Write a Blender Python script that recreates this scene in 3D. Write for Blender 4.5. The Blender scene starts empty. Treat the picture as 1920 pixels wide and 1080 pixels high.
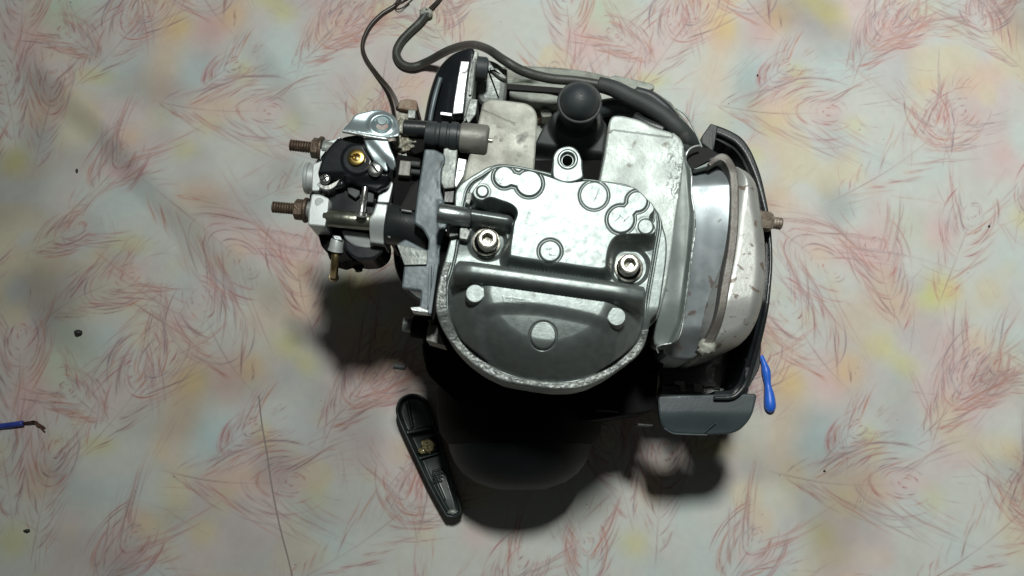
import bpy, bmesh, math, random
import numpy as np
from mathutils import Vector, Matrix
random.seed(7); rng = np.random.default_rng(11)
scene = bpy.context.scene
R = math.radians
# ------------------------------------------------------------------ camera, world, lamp, exposure
TILT = R(12); FP = 1600.0; CH = 0.80
cam = bpy.data.cameras.new('camera'); camo = bpy.data.objects.new('camera', cam)
scene.collection.objects.link(camo)
cam.sensor_width = 36; cam.lens = FP / 1920 * 36; cam.clip_start = .01; cam.clip_end = 20
camo.location = (0, -CH * math.tan(TILT), CH); camo.rotation_euler = (TILT, 0, 0)
scene.camera = camo
w = bpy.data.worlds.new('World'); scene.world = w; w.use_nodes = True
wn = w.node_tree.nodes; wl = w.node_tree.links
bg = wn['Background']; bg.inputs[1].default_value = 1.0
tc = wn.new('ShaderNodeTexCoord'); sx = wn.new('ShaderNodeSeparateXYZ'); rp = wn.new('ShaderNodeValToRGB')
wl.new(tc.outputs['Generated'], sx.inputs[0]); wl.new(sx.outputs['Z'], rp.inputs[0]); wl.new(rp.outputs[0], bg.inputs[0])
# a dim room round the table: dark below, a little light back from its walls and ceiling
rp.color_ramp.elements[0].position = 0.0; rp.color_ramp.elements[0].color = (.012, .010, .008, 1)
rp.color_ramp.elements[1].position = 1.0; rp.color_ramp.elements[1].color = (.042, .045, .043, 1)
LAMP = Vector((.07, .43, 1.50))
li = bpy.data.lights.new('lamp', 'AREA'); li.shape = 'DISK'; li.size = .21; li.energy = 32; li.color = (.97, 1.0, .95)
lo = bpy.data.objects.new('lamp', li); lo.location = LAMP; scene.collection.objects.link(lo)
lo.rotation_euler = Vector((1.05, .20, -1.0)).to_track_quat('-Z', 'Y').to_euler()
vs = scene.view_settings; vs.view_transform = 'Standard'; vs.look = 'None'; vs.exposure = 0; vs.gamma = 1
scene.cycles.max_bounces = 6

# ------------------------------------------------------------------ pixel -> place helper
CAMP = np.array([0, -CH * math.tan(TILT), CH])
def Wn(px, py, z):
    px = np.asarray(px, float); py = np.asarray(py, float)
    a = (px - 960) / FP; b = (540 - py) / FP
    rx = a; ry = b * math.cos(TILT) + math.sin(TILT); rz = b * math.sin(TILT) - math.cos(TILT)
    s = (z - CH) / rz
    return CAMP[0] + rx * s, CAMP[1] + ry * s
def P(px, py, z):
    x, y = Wn(px, py, z); return Vector((float(x), float(y), z))
def S(px, py, z):      # metres per photo pixel there
    return (P(px + 1, py, z) - P(px, py, z)).length

# ------------------------------------------------------------------ materials
def mat(name, c1, c2=None, metal=0., rough=.5, scale=60, lo_=.4, hi=.6, bump=.0, bscale=400, rvar=0., spec=.5, c3=None, c3scale=25, c3lo=.6, c3hi=.66, coat=0, scr=0.):
    m = bpy.data.materials.new(name); m.use_nodes = True
    n = m.node_tree.nodes; l = m.node_tree.links; b = n['Principled BSDF']
    b.inputs['Metallic'].default_value = metal; b.inputs['Roughness'].default_value = rough
    b.inputs['Specular IOR Level'].default_value = spec
    if coat: b.inputs['Coat Weight'].default_value = coat
    b.inputs['Base Color'].default_value = (*c1, 1)
    g = n.new('ShaderNodeNewGeometry')
    def noise(s, det=6, dist=0.):
        t = n.new('ShaderNodeTexNoise'); t.inputs['Scale'].default_value = s; t.inputs['Detail'].default_value = det
        t.inputs['Distortion'].default_value = dist; l.new(g.outputs['Position'], t.inputs['Vector']); return t
    def ramp(src, a, z):
        r = n.new('ShaderNodeMapRange'); r.inputs[1].default_value = a; r.inputs[2].default_value = z
        l.new(src, r.inputs[0]); return r.outputs[0]
    col = None
    if c2:
        mx = n.new('ShaderNodeMix'); mx.data_type = 'RGBA'
        l.new(ramp(noise(scale, 8, .3).outputs[0], lo_, hi), mx.inputs[0])
        mx.inputs[6].default_value = (*c1, 1); mx.inputs[7].default_value = (*c2, 1); col = mx.outputs[2]
        l.new(col, b.inputs['Base Color'])
    if c3:
        mx = n.new('ShaderNodeMix'); mx.data_type = 'RGBA'; f = ramp(noise(c3scale, 5, .5).outputs[0], c3lo, c3hi)
        l.new(f, mx.inputs[0]); mx.inputs[6].default_value = (*c1, 1)
        if col: l.new(col, mx.inputs[6])
        mx.inputs[7].default_value = (*c3, 1); l.new(mx.outputs[2], b.inputs['Base Color'])
        if metal > 0:
            mm = n.new('ShaderNodeMapRange'); mm.inputs[3].default_value = metal; mm.inputs[4].default_value = .05
            l.new(f, mm.inputs[0]); l.new(mm.outputs[0], b.inputs['Metallic'])
    if rvar:
        mr = n.new('ShaderNodeMapRange'); mr.inputs[1].default_value = .3; mr.inputs[2].default_value = .7
        mr.inputs[3].default_value = max(.03, rough - rvar); mr.inputs[4].default_value = min(1, rough + rvar)
        l.new(noise(scale * 1.7, 6).outputs[0], mr.inputs[0]); l.new(mr.outputs[0], b.inputs['Roughness'])
    if bump:
        bp = n.new('ShaderNodeBump'); bp.inputs['Strength'].default_value = 1; bp.inputs['Distance'].default_value = bump
        l.new(noise(bscale, 4).outputs[0], bp.inputs['Height']); l.new(bp.outputs[0], b.inputs['Normal'])
        if scr:
            bp.inputs['Strength'].default_value = 1
    return m
M = {}
M['cast'] = mat('cast_aluminium', (.205, .235, .23), (.165, .19, .187), metal=.62, rough=.42, scale=150, lo_=.35, hi=.68, bump=.00004, bscale=900, rvar=.05, c3=(.09, .09, .08), c3scale=110, c3lo=.66, c3hi=.80)
M['rim'] = mat('stained_cast_rim', (.25, .27, .26), (.12, .13, .12), metal=.45, rough=.5, scale=260, lo_=.40, hi=.64, bump=.00015, bscale=700, rvar=.1)
M['sheet'] = mat('dull_pale_sheet', (.47, .52, .50), (.36, .40, .38), metal=.45, rough=.55, scale=35, bump=.0004, bscale=300, rvar=.1, c3=(.22, .21, .18), c3scale=55, c3lo=.63, c3hi=.72)
M['sheet_dirty'] = mat('dirty_sheet', (.46, .47, .42), (.32, .32, .28), metal=.25, rough=.6, scale=50, bump=.0008, bscale=220, rvar=.1, c3=(.12, .115, .10), c3scale=70, c3lo=.62, c3hi=.74)
M['grey_sheet'] = mat('grey_heat_sheet', (.17, .195, .185), (.12, .14, .13), metal=.3, rough=.5, scale=30, bump=.00003, bscale=300, rvar=.08, c3=(.08, .07, .06), c3scale=90, c3lo=.68, c3hi=.74)
M['muffler_in'] = mat('brushed_muffler', (.35, .39, .405), (.27, .305, .32), metal=.65, rough=.48, scale=40, bump=.00005, bscale=120, rvar=.09, c3=(.12, .10, .09), c3scale=80, c3lo=.62, c3hi=.70)
M['muffler_out'] = mat('rust_flecked_muffler', (.45, .46, .44), (.37, .38, .36), metal=.4, rough=.45, scale=30, bump=.0002, bscale=250, rvar=.08, c3=(.17, .135, .11), c3scale=115, c3lo=.59, c3hi=.64)
M['seam'] = mat('browned_seam', (.20, .19, .175), (.15, .135, .12), metal=.4, rough=.55, scale=70, bump=.0003, bscale=500)
M['rust'] = mat('rusty_steel', (.17, .125, .09), (.10, .07, .05), metal=.55, rough=.5, scale=160, bump=.0004, bscale=700)
M['rustpale'] = mat('pale_rusty_bolt', (.30, .25, .20), (.17, .13, .10), metal=.4, rough=.55, scale=150, bump=.0004, bscale=700)
M['brownred'] = mat('red_brown_rust', (.22, .13, .09), (.30, .24, .18), metal=.1, rough=.7, scale=150, bump=.0008, bscale=500)
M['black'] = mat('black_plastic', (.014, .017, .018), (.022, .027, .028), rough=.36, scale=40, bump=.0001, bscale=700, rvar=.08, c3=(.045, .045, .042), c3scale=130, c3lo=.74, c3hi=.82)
M['blackgloss'] = mat('glossy_black_plastic', (.010, .012, .014), (.016, .019, .022), rough=.22, scale=40, rvar=.05)
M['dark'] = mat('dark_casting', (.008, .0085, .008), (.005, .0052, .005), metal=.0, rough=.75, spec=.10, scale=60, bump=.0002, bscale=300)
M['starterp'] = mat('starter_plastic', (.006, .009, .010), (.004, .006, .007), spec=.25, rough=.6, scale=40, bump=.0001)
M['rubber'] = mat('black_rubber', (.026, .033, .037), (.036, .043, .046), rough=.5, scale=50, bump=.0001, bscale=600, rvar=.12, c3=(.085, .09, .088), c3scale=90, c3lo=.60, c3hi=.85)
M['rubber_dusty'] = mat('dusty_rubber', (.042, .050, .050), (.030, .035, .035), rough=.65, scale=40, bump=.0002, bscale=600, c3=(.13, .13, .12), c3scale=50, c3lo=.6, c3hi=.75)
M['rubber_flap'] = mat('satin_black_flap', (.045, .060, .065), (.036, .048, .052), rough=.42, scale=25, bump=.0001, bscale=500, rvar=.06)
M['sleeve'] = mat('worn_cable_sleeve', (.034, .037, .033), (.050, .052, .046), rough=.5, scale=60, bump=.0002, bscale=500, c3=(.14, .14, .125), c3scale=45, c3lo=.66, c3hi=.8)
M['wire'] = mat('brown_wire', (.045, .035, .028), (.03, .025, .02), rough=.35, scale=60)
M['insul'] = mat('blue_grey_plate', (.12, .15, .165), (.085, .11, .12), metal=.1, rough=.45, scale=35, bump=.00005, bscale=300, rvar=.1, c3=(.07, .075, .075), c3scale=60, c3lo=.62, c3hi=.75)
M['chrome'] = mat('zinc_plate', (.46, .55, .57), (.40, .49, .51), metal=.75, rough=.40, scale=30, bump=.00025, bscale=120, rvar=.06)
M['zinc'] = mat('bright_steel', (.75, .76, .74), (.62, .63, .60), metal=.95, rough=.28, scale=60, bump=.0001, bscale=500, rvar=.06)
M['bolt'] = mat('satin_bolt', (.66, .64, .57), (.48, .46, .40), metal=.85, rough=.36, scale=130, bump=.0002, bscale=600, rvar=.1)
M['tubem'] = mat('cool_steel', (.42, .46, .46), (.30, .33, .33), metal=.9, rough=.33, scale=90, bump=.0001)
M['carb'] = mat('carb_alloy', (.62, .66, .66), (.54, .58, .58), metal=.4, rough=.45, scale=50, bump=.00005, bscale=600, rvar=.08)
M['barrel'] = mat('oiled_steel_sleeve', (.36, .37, .30), (.24, .26, .22), metal=.9, rough=.28, scale=60, bump=.0003, bscale=200)
M['brass'] = mat('brass', (.72, .52, .18), (.60, .42, .13), metal=1, rough=.24, scale=90)
M['brassdull'] = mat('dull_brass', (.40, .32, .16), (.30, .23, .11), metal=.9, rough=.34, scale=90)
M['gunk'] = mat('old_sealant', (.42, .42, .35), (.22, .20, .15), metal=.1, rough=.4, scale=110, bump=.002, bscale=160)
M['canister'] = mat('dusty_brown_grey_metal', (.23, .225, .20), (.17, .165, .15), metal=.3, rough=.5, scale=50, bump=.0003, bscale=300)
M['castgrey'] = mat('grey_casting', (.30, .32, .30), (.18, .20, .19), metal=.4, rough=.5, scale=60, bump=.0006, bscale=260, rvar=.1)
M['sidecast'] = mat('weathered_casting', (.34, .36, .32), (.20, .215, .19), metal=.2, rough=.6, scale=50, bump=.0008, bscale=200)
M['bright'] = mat('polished_strip', (.75, .78, .78), (.45, .48, .48), metal=.8, rough=.45, c3=(.12, .12, .11), c3scale=160, c3lo=.6, c3hi=.7, scale=120, bump=.0004, bscale=260)
M['hole'] = mat('hole_shade', (.006, .006, .006), rough=.8)  # near-black colour painted in for the shade of gaps, slots and bores
M['bluep'] = mat('blue_plastic', (.02, .12, .62), (.025, .15, .70), rough=.4, scale=60)
M['blueins'] = mat('blue_insulation', (.03, .055, .30), (.04, .07, .35), rough=.4, scale=60)
M['copper'] = mat('dark_copper', (.10, .05, .035), (.06, .03, .025), metal=.7, rough=.45, scale=200)
M['handle'] = mat('green_black_plastic', (.030, .042, .040), (.020, .028, .027), rough=.3, scale=40, rvar=.08, c3=(.04, .05, .047), c3scale=120, c3lo=.68, c3hi=.78)
M['rope'] = mat('tan_cord', (.42, .37, .20), (.18, .14, .06), rough=.35, scale=160, bump=.001, bscale=350, coat=.4)
M['grit'] = mat('dark_grit', (.03, .028, .026), rough=.6)
M['thread'] = mat('grey_thread', (.30, .25, .24), rough=.8)

# ------------------------------------------------------------------ object helpers
WP = {}
def link(name, me, m, parent, wpos=(0, 0, 0)):
    o = bpy.data.objects.new(name, me); scene.collection.objects.link(o)
    wpos = Vector(wpos); WP[o.name] = wpos
    if parent is not None:
        o.parent = parent; o.location = wpos - WP[parent.name]
    else: o.location = wpos
    if me is not None and m is not None: me.materials.append(M[m] if isinstance(m, str) else m)
    return o
def from_py(name, verts, faces, m, parent, smooth=True, flat_from=None):
    v = np.asarray(verts, float); c = (v.min(0) + v.max(0)) / 2; c[2] = v[:, 2].min()
    me = bpy.data.meshes.new(name); me.from_pydata([tuple(q) for q in (v - c)], [], faces)
    if smooth:
        s = np.ones(len(me.polygons), bool)
        if flat_from is not None: s[flat_from:] = False
        me.polygons.foreach_set('use_smooth', s)
    me.update()
    return link(name, me, m, parent, c)
def empty(name, loc, parent=None):
    return link(name, None, None, parent, loc)
def catmull(pts, n=6, closed=True):
    p = np.asarray(pts, float); N = len(p); out = []
    rngN = N if closed else N - 1
    for i in range(rngN):
        if closed: a, b, c, d = p[(i - 1) % N], p[i], p[(i + 1) % N], p[(i + 2) % N]
        else: a, b, c, d = p[max(i - 1, 0)], p[i], p[i + 1], p[min(i + 2, N - 1)]
        for k in range(n):
            t = k / n
            out.append(.5 * ((2 * b) + (c - a) * t + (2 * a - 5 * b + 4 * c - d) * t * t + (3 * b - a - 3 * c + d) * t ** 3))
    if not closed: out.append(p[-1])
    return np.array(out)
def roundpoly(pts, r=4, n=4):     # straight sides, rounded corners
    p = np.asarray(pts, float); N = len(p); out = []
    for i in range(N):
        a, b, c = p[i - 1], p[i], p[(i + 1) % N]
        la, lc = np.linalg.norm(a - b), np.linalg.norm(c - b); rr = min(r, la * .45, lc * .45)
        s = b + (a - b) / la * rr; e = b + (c - b) / lc * rr
        for k in range(n + 1):
            t = k / n; out.append((1 - t) ** 2 * s + 2 * t * (1 - t) * b + t * t * e)
    return np.array(out)
def nearest(X, Y, poly, closed=True):
    """signed distance (inside positive) and nearest point on a polygon, all in px"""
    sh = X.shape; x = X.ravel(); y = Y.ravel(); best = np.full(x.shape, 1e18); qx = np.zeros_like(x); qy = np.zeros_like(y)
    ins = np.zeros(x.shape, bool); N = len(poly); K = N if closed else N - 1
    for i in range(K):
        ax, ay = poly[i]; bx, by = poly[(i + 1) % N]
        dx, dy = bx - ax, by - ay; L = dx * dx + dy * dy
        if L < 1e-9: continue
        t = np.clip(((x - ax) * dx + (y - ay) * dy) / L, 0, 1)
        cx = ax + t * dx; cy = ay + t * dy; d = (x - cx) ** 2 + (y - cy) ** 2
        k = d < best; best[k] = d[k]; qx[k] = cx[k]; qy[k] = cy[k]
        if closed and ay != by:
            k = ((ay > y) != (by > y)) & (x < dx * (y - ay) / dy + ax); ins ^= k
    d = np.sqrt(best)
    if closed: d = np.where(ins, d, -d)
    return d.reshape(sh), qx.reshape(sh), qy.reshape(sh)
def sd(X, Y, poly, closed=True): return nearest(X, Y, poly, closed)[0]
def ss(a, b, x):
    t = np.clip((x - a) / (b - a), 0, 1); return t * t * (3 - 2 * t)
def circ(X, Y, cx, cy, r): return r - np.hypot(X - cx, Y - cy)
def seg(X, Y, ax, ay, bx, by):
    dx, dy = bx - ax, by - ay; t = np.clip(((X - ax) * dx + (Y - ay) * dy) / (dx * dx + dy * dy), 0, 1)
    return np.hypot(X - ax - t * dx, Y - ay - t * dy), t
def edge(D, r):       # how far a rounded rim of radius r px has dropped, in px
    k = np.clip(1 - D / r, 0, 1); return r * (1 - np.sqrt(1 - k * k))
MM = .00033
def hf(name, poly, zr, zfun, z0, m, parent, step=2.0, holes=(), zmap=None):
    """a height field over an outline (px at height zr) with vertical sides down to z0"""
    poly = np.asarray(poly, float)
    x0, y0 = poly.min(0) - step * 2; x1, y1 = poly.max(0) + step * 2
    xs = np.arange(x0, x1, step); ys = np.arange(y0, y1, step); X, Y = np.meshgrid(xs, ys)
    D, qx, qy = nearest(X, Y, poly)
    for h in holes:
        d2, hx, hy = nearest(X, Y, np.asarray(h, float)); k = -d2 < D
        D = np.where(k, -d2, D); qx = np.where(k, hx, qx); qy = np.where(k, hy, qy)
    ny, nx = X.shape
    fc = (D[:-1, :-1] + D[1:, :-1] + D[:-1, 1:] + D[1:, 1:]) / 4 > 0
    cnt = np.zeros((ny, nx), int)
    for a in (0, 1):
        for b in (0, 1): cnt[a:ny - 1 + a, b:nx - 1 + b] += fc
    bd = (cnt > 0) & (cnt < 4)
    X = np.where(bd, qx, X); Y = np.where(bd, qy, Y); D = np.where(bd, 0, np.maximum(D, 0))
    Z = zfun(X, Y, D) if callable(zfun) else np.full(X.shape, float(zfun))
    idx = np.full((ny, nx), -1); used = cnt > 0; idx[used] = np.arange(used.sum())
    wx, wy = Wn(X[used], Y[used], zr); V = np.stack([wx, wy, np.broadcast_to(Z, X.shape)[used]], 1)
    j, i = np.nonzero(fc)
    F = np.stack([idx[j + 1, i], idx[j + 1, i + 1], idx[j, i + 1], idx[j, i]], 1)
    E = np.concatenate([F[:, [0, 1]], F[:, [1, 2]], F[:, [2, 3]], F[:, [3, 0]]])
    key = np.sort(E, 1); k1 = key[:, 0].astype(np.int64) * len(V) + key[:, 1]
    _, inv, c = np.unique(k1, return_inverse=True, return_counts=True)
    Eb = E[c[inv.ravel()] == 1]
    vb = np.unique(Eb); mp = -np.ones(len(V), int); mp[vb] = np.arange(len(vb)); n = len(V)
    top = V[vb]; bot = top.copy(); bot[:, 2] = np.minimum(z0, top[:, 2] - .0002)
    V2 = np.concatenate([V, top, bot]); a = mp[Eb[:, 0]] + n; b = mp[Eb[:, 1]] + n; L = len(vb)
    SF = np.stack([b, a, a + L, b + L], 1)
    return from_py(name, V2, np.concatenate([F, SF]).tolist(), m, parent, True, len(F))
def slab(name, pts, z0, z1, m, parent, r=4, bev=2.5, zr=None, smooth=False):
    """a plate with rounded corners and a rounded top edge"""
    poly = catmull(pts) if smooth else roundpoly(pts, r)
    zr = z1 if zr is None else zr; n = len(poly)
    area = .5 * np.sum(poly[:, 0] * np.roll(poly[:, 1], -1) - poly[:, 1] * np.roll(poly[:, 0], -1))
    sgn = 1 if area > 0 else -1
    t = np.roll(poly, -1, 0) - np.roll(poly, 1, 0); t /= np.linalg.norm(t, axis=1)[:, None] + 1e-9
    nrm = np.stack([-t[:, 1], t[:, 0]], 1) * sgn        # inward
    rings = [(0, z0), (0, z1 - bev * MM), (bev * .3, z1 - bev * MM * .3), (bev, z1)]
    V = []
    for o_, z in rings:
        q = poly + nrm * o_; x, y = Wn(q[:, 0], q[:, 1], zr); V += list(zip(x, y, [z] * n))
    F = []
    for k in range(3):
        for i in range(n):
            j = (i + 1) % n; a, b, c, d = k * n + i, k * n + j, (k + 1) * n + j, (k + 1) * n + i
            F.append((a, d, c, b) if sgn > 0 else (a, b, c, d))
    cap = [3 * n + i for i in range(n)]; F.append(tuple(cap[::-1]) if sgn > 0 else tuple(cap))
    bc = list(range(n)); F.append(tuple(bc) if sgn > 0 else tuple(bc[::-1]))
    return from_py(name, V, F, m, parent, False)
def lathe(name, p0, p1, prof, m, parent, seg_=24, smooth=True, rot=0., cap=True, squash=None):
    """profile [(distance along p0->p1 as a fraction, radius m)] turned about the axis"""
    p0 = Vector(p0); p1 = Vector(p1); ax = (p1 - p0); L = ax.length; ax.normalize()
    up = Vector((0, 0, 1)) if abs(ax.z) < .9 else Vector((0, 1, 0))
    u = ax.cross(up).normalized(); v = ax.cross(u).normalized(); V = []; F = []
    for t, r in prof:
        for k in range(seg_):
            a = rot + 2 * math.pi * k / seg_; V.append(p0 + ax * (L * t) + (u * math.cos(a) + v * math.sin(a)) * r)
    for i in range(len(prof) - 1):
        for k in range(seg_):
            j = (k + 1) % seg_; F.append((i * seg_ + k, (i + 1) * seg_ + k, (i + 1) * seg_ + j, i * seg_ + j))
    nf = len(F)
    if cap:
        F.append(tuple(range(seg_))); F.append(tuple(range((len(prof) - 1) * seg_, len(prof) * seg_))[::-1])
    o = from_py(name, V, F, m, parent, smooth, nf)
    if smooth:
        try:
            o.data.set_sharp_from_angle(angle=R(40))
        except Exception: pass
    return o
def cyl(name, p0, p1, r, m, parent, seg_=24, b=.12, r2=None, **k):
    r2 = r if r2 is None else r2; L = (Vector(p1) - Vector(p0)).length; e = min(b * r / L, .3)
    return lathe(name, p0, p1, [(0, r * (1 - b)), (e, r), (1 - e, r2), (1, r2 * (1 - b))], m, parent, seg_, **k)
def thread_prof(n, r, d): 
    pr = [(0, r * .8)]
    for i in range(n):
        pr += [((i + .2) / n, r), ((i + .55) / n, r), ((i + .8) / n, r - d)]
    pr += [(1, r * .8)]; return pr
def tube(name, pts, rad, m, parent, n=8, seg_=12, jitter=0.):
    """a swept tube through world points; rad a number or one radius per point"""
    p = np.array([tuple(q) for q in pts], float); rr = np.full(len(p), rad) if np.isscalar(rad) else np.asarray(rad, float)
    q = catmull(np.c_[p, rr], n, closed=False); V = []; F = []
    pos = q[:, :3]; r = q[:, 3]; T = np.gradient(pos, axis=0); T /= np.linalg.norm(T, axis=1)[:, None]
    u = Vector(T[0]).cross(Vector((0, 0, 1)) if abs(T[0][2]) < .9 else Vector((1, 0, 0))).normalized()
    for i in range(len(pos)):
        t = Vector(T[i]); u = (u - t * u.dot(t)).normalized(); v = t.cross(u)
        for k in range(seg_):
            a = 2 * math.pi * k / seg_; j = 1 + (random.uniform(-jitter, jitter) if jitter else 0)
            V.append(Vector(pos[i]) + (u * math.cos(a) + v * math.sin(a)) * float(r[i]) * j)
    for i in range(len(pos) - 1):
        for k in range(seg_):
            j = (k + 1) % seg_; F.append((i * seg_ + k, i * seg_ + j, (i + 1) * seg_ + j, (i + 1) * seg_ + k))
    F.append(tuple(range(seg_))[::-1]); F.append(tuple(range((len(pos) - 1) * seg_, len(pos) * seg_)))
    return from_py(name, V, F, m, parent, True)
def blob(name, c, rx, ry, rz, m, parent, amp=.15, seed=0, sub=3):
    bm = bmesh.new(); bmesh.ops.create_icosphere(bm, subdivisions=sub, radius=1)
    from mathutils import noise
    V = []
    for v in bm.verts:
        k = 1 + amp * noise.noise(v.co * 2.2 + Vector((seed, seed * 2, 0))) + amp * .5 * noise.noise(v.co * 5 + Vector((seed, 0, 0)))
        V.append((c[0] + v.co.x * rx * k, c[1] + v.co.y * ry * k, c[2] + v.co.z * rz * k))
    F = [tuple(v.index for v in f.verts) for f in bm.faces]; bm.free()
    return from_py(name, V, F, m, parent, True)

# ------------------------------------------------------------------ the printed cloth on the ground
STEP = .00092
def axis_pts(a, b, far):
    c = list(np.arange(a, b, STEP)); s = STEP; v = c[0]; lo_ = []
    while v > -far: s = min(s * 1.12, .03); v -= s; lo_.append(v)
    s = STEP; v = c[-1]; hi_ = []
    while v < far: s = min(s * 1.12, .03); v += s; hi_.append(v)
    return np.array(lo_[::-1] + c + hi_)
gx = axis_pts(-.532, .532, 1.5); gy = axis_pts(-.268, .308, 1.5)
GX, GY = np.meshgrid(gx, gy); NY, NX = GX.shape
def vnoise(x, y, s, seed):
    r = np.random.default_rng(seed); T = r.random((64, 64)); u = x * s + 17.3; v = y * s + 9.1
    i = np.floor(u).astype(int); j = np.floor(v).astype(int); fu = u - i; fv = v - j
    fu = fu * fu * (3 - 2 * fu); fv = fv * fv * (3 - 2 * fv); i %= 64; j %= 64; a = (i + 1) % 64; b = (j + 1) % 64
    return (T[j, i] * (1 - fu) + T[j, a] * fu) * (1 - fv) + (T[b, i] * (1 - fu) + T[b, a] * fu) * fv
def shade_fold(px, amp, wdt, side):
    """a soft step along a px polyline, shaped to shade as a dark band: rises on one side, falls away on the other"""
    q = catmull(np.array([Wn(a, b, 0) for a, b in px]), 4, closed=False); d, nx_, ny_ = nearest(GX, GY, q, closed=False)
    s = np.sign((GX - nx_) * side[0] + (GY - ny_) * side[1]) * d
    e0 = np.hypot(nx_ - q[0, 0], ny_ - q[0, 1]); e1 = np.hypot(nx_ - q[-1, 0], ny_ - q[-1, 1])
    f = ss(0, wdt * 3.5, np.minimum(e0, e1)); wdt = wdt * (.75 + .6 * vnoise(GX, GY, 9, 41))
    return amp * f * ss(-wdt, wdt, s) * np.exp(-(np.maximum(s, 0) / (wdt * 3.2)) ** 2)
HZ = .0045 * (vnoise(GX, GY, 7, 1) - .5) + .0016 * (vnoise(GX, GY, 19, 2) - .5)
HZ += shade_fold([(20, 90), (90, 165), (180, 245), (270, 345), (350, 430), (430, 500), (520, 560), (620, 640)], .0110, .017, (1, 1))  # dark diagonal band put into the shape: slope tilted away from the lamp
HZ += shade_fold([(440, 40), (490, 110), (545, 190), (600, 280)], .0085, .014, (1, 1))
HZ += shade_fold([(0, 430), (60, 500), (110, 590), (190, 680), (240, 760)], .0085, .022, (1, 1))
HZ += shade_fold([(0, 850), (70, 900), (150, 930), (230, 1000)], .007, .022, (1, 1))
HZ += shade_fold([(1180, 1075), (1225, 1000), (1240, 960)], .0025, .01, (1, 0))
dx_ = GX - .03; dy_ = GY + .01
HZ *= ss(.16, .24, np.hypot(dx_ * .85, dy_)) * .95 + .05; HZ += .0004
HZ *= 1 - ss(.7, 1.2, np.maximum(np.abs(GX), np.abs(GY)))
def cloth_z(x, y):
    i = min(max(int(np.searchsorted(gx, x)), 0), NX - 1); j = min(max(int(np.searchsorted(gy, y)), 0), NY - 1); return float(HZ[j, i])
# soft dyed patches
BASE = np.array((.56, .575, .54)); col = np.empty((NY, NX, 3)); col[:] = BASE
def tint(mask, c): 
    global col
    col += mask[..., None] * (np.array(c) - col)
n1 = vnoise(GX, GY, 16, 3) * .65 + vnoise(GX, GY, 38, 4) * .35
n2 = vnoise(GX, GY, 14, 5) * .6 + vnoise(GX, GY, 33, 6) * .4
n3 = vnoise(GX, GY, 17, 7) * .6 + vnoise(GX, GY, 41, 8) * .4
n4 = vnoise(GX, GY, 12, 9) * .6 + vnoise(GX, GY, 30, 10) * .4
tint(ss(.50, .75, n1) * .50, (.50, .59, .585)); tint(ss(.50, .75, n2) * .65, (.58, .475, .465))
tint(ss(.55, .78, n3) * .60, (.62, .54, .36)); tint(ss(.55, .8, n4) * .50, (.44, .42, .42))
W0 = np.array(Wn(290, 190, 0)); TX = np.array(Wn(1335, 193, 0)) - W0; TY = np.array(Wn(310, 882, 0)) - W0
def reps():
    for a in (-2, -1, 0, 1, 2):
        for b in (-2, -1, 0, 1, 2): yield a * TX + b * TY
def patch(px, py, r, c, al_, sq=1.):
    q = np.array(Wn(px, py, 0))
    for o in reps():
        cx, cy = q + o
        if abs(cx) > .65 or abs(cy) > .45: continue
        R_ = r * .0005; al = al_ * .66
        i0, i1 = np.searchsorted(gx, [cx - 2.6 * R_, cx + 2.6 * R_]); j0, j1 = np.searchsorted(gy, [cy - 2.6 * R_, cy + 2.6 * R_])
        if i1 <= i0 or j1 <= j0: continue
        X = GX[j0:j1, i0:i1] - cx; Y = (GY[j0:j1, i0:i1] - cy) * sq
        wob = 1 + .7 * (vnoise(X + cx, Y + cy, 55, 12) - .5)
        m_ = np.exp(-((X * X + Y * Y) / (R_ * R_) / wob) ** 1.3) * al
        col[j0:j1, i0:i1] += m_[..., None] * (np.array(c) - col[j0:j1, i0:i1])
YEL = (.60, .56, .13); PEA = (.70, .44, .24); PIN = (.66, .38, .38); BLU = (.45, .60, .62); GRN = (.44, .54, .36); MAU = (.52, .42, .46); ORA = (.68, .46, .20)
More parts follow.
